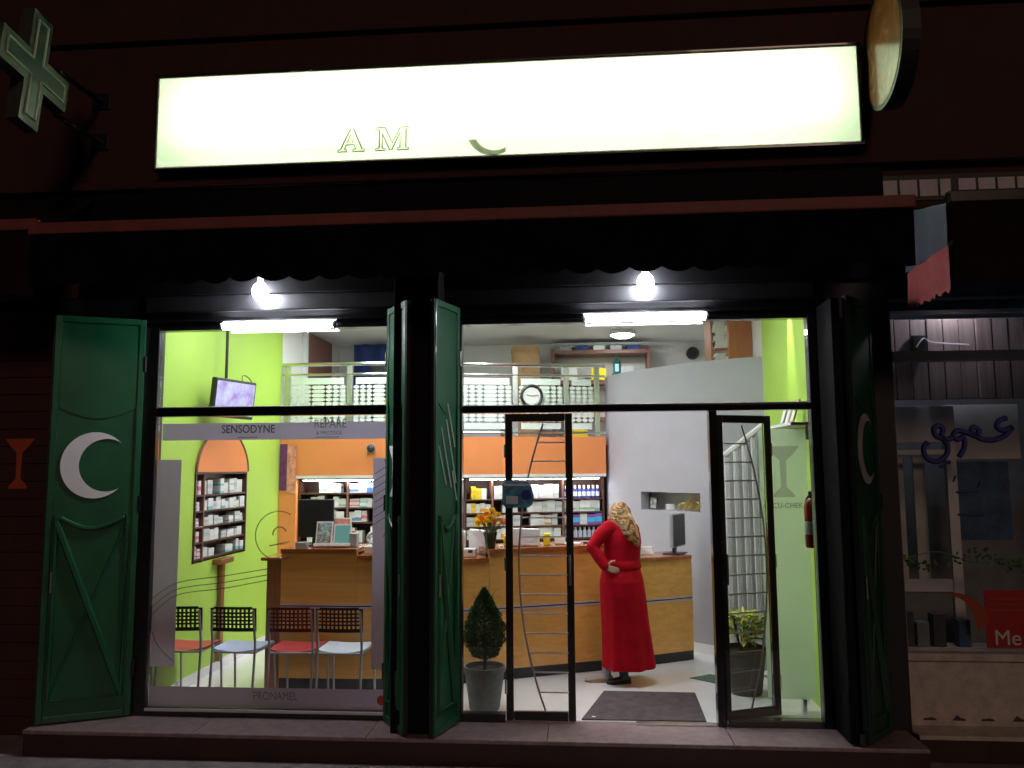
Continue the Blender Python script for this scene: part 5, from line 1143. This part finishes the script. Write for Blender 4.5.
for s_ in (((400, 610), (380, 612), (350, 616), (330, 615)), ((405, 580), (398, 600)), ((410, 690), (380, 692), (350, 688), (330, 690)), ((330, 560), (322, 580))): stroke([Zp(*p) for p in s_], .008)
for p in ((287, 528), (312, 514)): x, z = Zp(*p); MB().lathe([(.001, -.018), (.014, -.012), (.019, 0), (.014, .012), (.001, .018)], (x, .140, z), 10, 1, .4).build('written_dot', 'text_blue', ns, True)
# interior of the neighbouring shop
struct(MB().box(2.36, 4.6, 1.7, 1.8, -.18, 3.27).build('neighbour_wall_back', 'neighbor_grey')); struct(MB().box(2.34, 2.36, .25, 1.7, -.18, 3.27).build('neighbour_wall_left', 'neighbor_grey')); struct(MB().box(4.6, 4.7, .25, 1.7, -.18, 3.27).build('neighbour_wall_right', 'neighbor_grey'))
struct(MB().box(2.36, 4.6, .25, 1.7, -.18, .0).build('neighbour_floor', 'neighbor_dark')); struct(MB().box(2.34, 4.7, .25, 1.8, 3.275, 3.33).build('neighbour_ceiling', 'neighbor_grey'))
nd_ = thing('booth', 'pale framed booth with grey glazed door inside the neighbouring shop', 'booth', (2.8, .9, .0))
MB().bbox(2.42, 3.10, .72, .80, 2.06, 2.36, .006).build('header', 'neighbor_white', nd_); MB().bbox(2.42, 2.47, .73, .79, 0, 2.059, .004).build('jamb', 'neighbor_white', nd_); MB().bbox(3.02, 3.10, .73, .79, 0, 2.059, .004).build('jamb', 'neighbor_white', nd_)
MB().bbox(2.471, 3.019, .74, .78, 1.96, 2.0, .004).build('rail', 'neighbor_white', nd_); MB().bbox(2.471, 3.019, .74, .78, .85, .95, .004).build('rail', 'neighbor_white', nd_); MB().box(2.471, 3.019, .76, .765, .951, 1.959).build('pane', 'window_glass', nd_); MB().box(2.471, 3.019, .755, .77, .0, .849).build('kick_panel', 'neighbor_grey', nd_)
for x, w_, mt in ((2.52, .10, 'neighbor_grey'), (2.66, .12, 'neighbor_white'), (2.86, .10, 'neighbor_white')): MB().bbox(x, x + w_, 1.0, 1.02, .9, 1.95, .004).build('curtain_strip', mt, nd_)
tag(MB().box(3.11, 3.60, .92, .95, 1.25, 1.90).build('blue_display', 'neighbor_blue', base=(3.3, .93, 1.25)), 'blue picture display beside the pale booth in the neighbouring shop', 'display')
tag(MB().bbox(3.11, 3.70, .90, .99, 1.92, 2.38, .006).build('pale_board', 'neighbor_white', base=(3.4, .95, 1.92)), 'pale blank board above the blue display in the neighbouring shop', 'board')
rp = thing('red_poster', 'red poster with white lettering behind the neighbouring shop glass', 'poster', (3.25, .2, .52)); MB().box(2.985, 3.62, .175, .18, .53, .95).build('sheet', 'poster_red', rp); text_obj('Me', 'lettering', 'paper', .155, (3.035, .172, .555), rp, ext=.001)
for k in range(3): MB().box(3.02, 3.45, .172, .1745, .80 + k * .04, .812 + k * .04).build('text_line', 'emblem_red', rp)
hp = MB()
for i in range(9): t = i / 8; hp.v += [(2.76 + .16 * t + .10 * math.sin(t * 2), .17, .93 - .22 * t * t), (2.76 + .11 * t + .06 * math.sin(t * 2), .17, .90 - .25 * t * t)]
for i in range(8): hp.f.append((2 * i, 2 * i + 1, 2 * i + 3, 2 * i + 2))
o = hp.build('red_sticker', 'emblem_red', base=(2.8, .17, .7)); o.modifiers.new('thick', 'SOLIDIFY').thickness = .003; tag(o, 'curved orange red sticker low on the neighbouring glass', 'sticker')
gl = thing('leaf_garland', 'thin green leaf garland strung inside the neighbouring window', 'garland', (3.0, .25, 1.15))
MB().tube(bez([(2.42, .24, 1.16), (2.7, .24, 1.22), (3.0, .24, 1.14), (3.4, .24, 1.22)], 6), .004, 5).build('vine', 'leaf_mid', gl)
for k in range(90):
    x = rr.uniform(2.45, 3.4); c0 = Vector((x, .24 + rr.uniform(-.02, .02), 1.17 + .04 * math.sin(x * 9) + rr.uniform(-.05, .05))); d = Vector((rr.uniform(-1, 1), rr.uniform(-.5, .2), rr.uniform(-1, .4))).normalized(); mb = MB(); leafquad(mb, c0, d, d.cross(Vector((0, 1, .2))).normalized(), rr.uniform(.03, .05), .012); mb.build('leaf', 'leaf_mid', gl)
for k, (x, h_, mt, lb) in enumerate(((2.47, .26, 'neighbor_dark', 'dark upright box on the neighbouring window sill'), (2.58, .18, 'neighbor_grey', 'grey low box on the neighbouring window sill'), (2.70, .24, 'neighbor_dark', 'dark tin between the grey box and the sticker'), (2.88, .20, 'neighbor_blue', 'blue box on the sill under the red sticker'))):
    tag(MB().bbox(x - .045, x + .045, .28, .38, .512, .512 + h_, .006).build('sill_box', mt, base=(x, .33, .512)), lb, 'box')
sbd = MB().box(2.345, 4.6, .251, .45, .40, .511); struct(sbd.build('neighbour_window_board', 'sill_stone'))
L_ = thing('bare_lamp', 'small lamp on the ceiling inside the neighbouring shop', 'lamp', (2.95, .30, 3.2)); MB().lathe([(.001, -.04), (.03, -.03), (.045, 0), (.03, .03)], (2.95, .30, 3.21), 16).build('bulb', 'neighbor_lamp', L_, True); MB().lathe([(.02, .03), (.02, .054)], (2.95, .30, 3.21), 10).build('socket', 'plastic_white', L_)
jb = thing('junction_box', 'small dark junction box with wire above the neighbouring shop transom', 'box', (2.70, .36, 2.78)); MB().bbox(2.66, 2.76, .36, .399, 2.76, 2.90, .006).build('box', 'plastic_black', jb); MB().tube(bez([(2.68, .35, 2.80), (2.74, .35, 2.87), (2.82, .37, 2.84), (3.1, .39, 2.82)], 6), .006, 5).build('wire', 'neighbor_white', jb)
# row of small panes over the neighbour's awning
pn = thing('pane_row', 'row of small pale square panes with dark bars above the neighbouring awning', 'window', (2.9, -.06, 3.93))
xs = [2.27 + .028, 2.345, 2.49, 2.635, 2.78]
pw = [(2.262, 2.295), (2.31, 2.44), (2.458, 2.585), (2.603, 2.735), (2.752, 2.83), (2.885, 3.01), (3.028, 3.15), (3.168, 3.29), (3.308, 3.43), (3.45, 3.57)]
MB().bbox(2.25, 3.60, -.058, -.0505, 3.86, 4.06, .002).build('bar_frame', 'black_paint', pn)
for a, b in pw: MB().bbox(a, b, -.064, -.0585, 3.89, 4.02, .002).build('pane', 'pane_frost', pn)
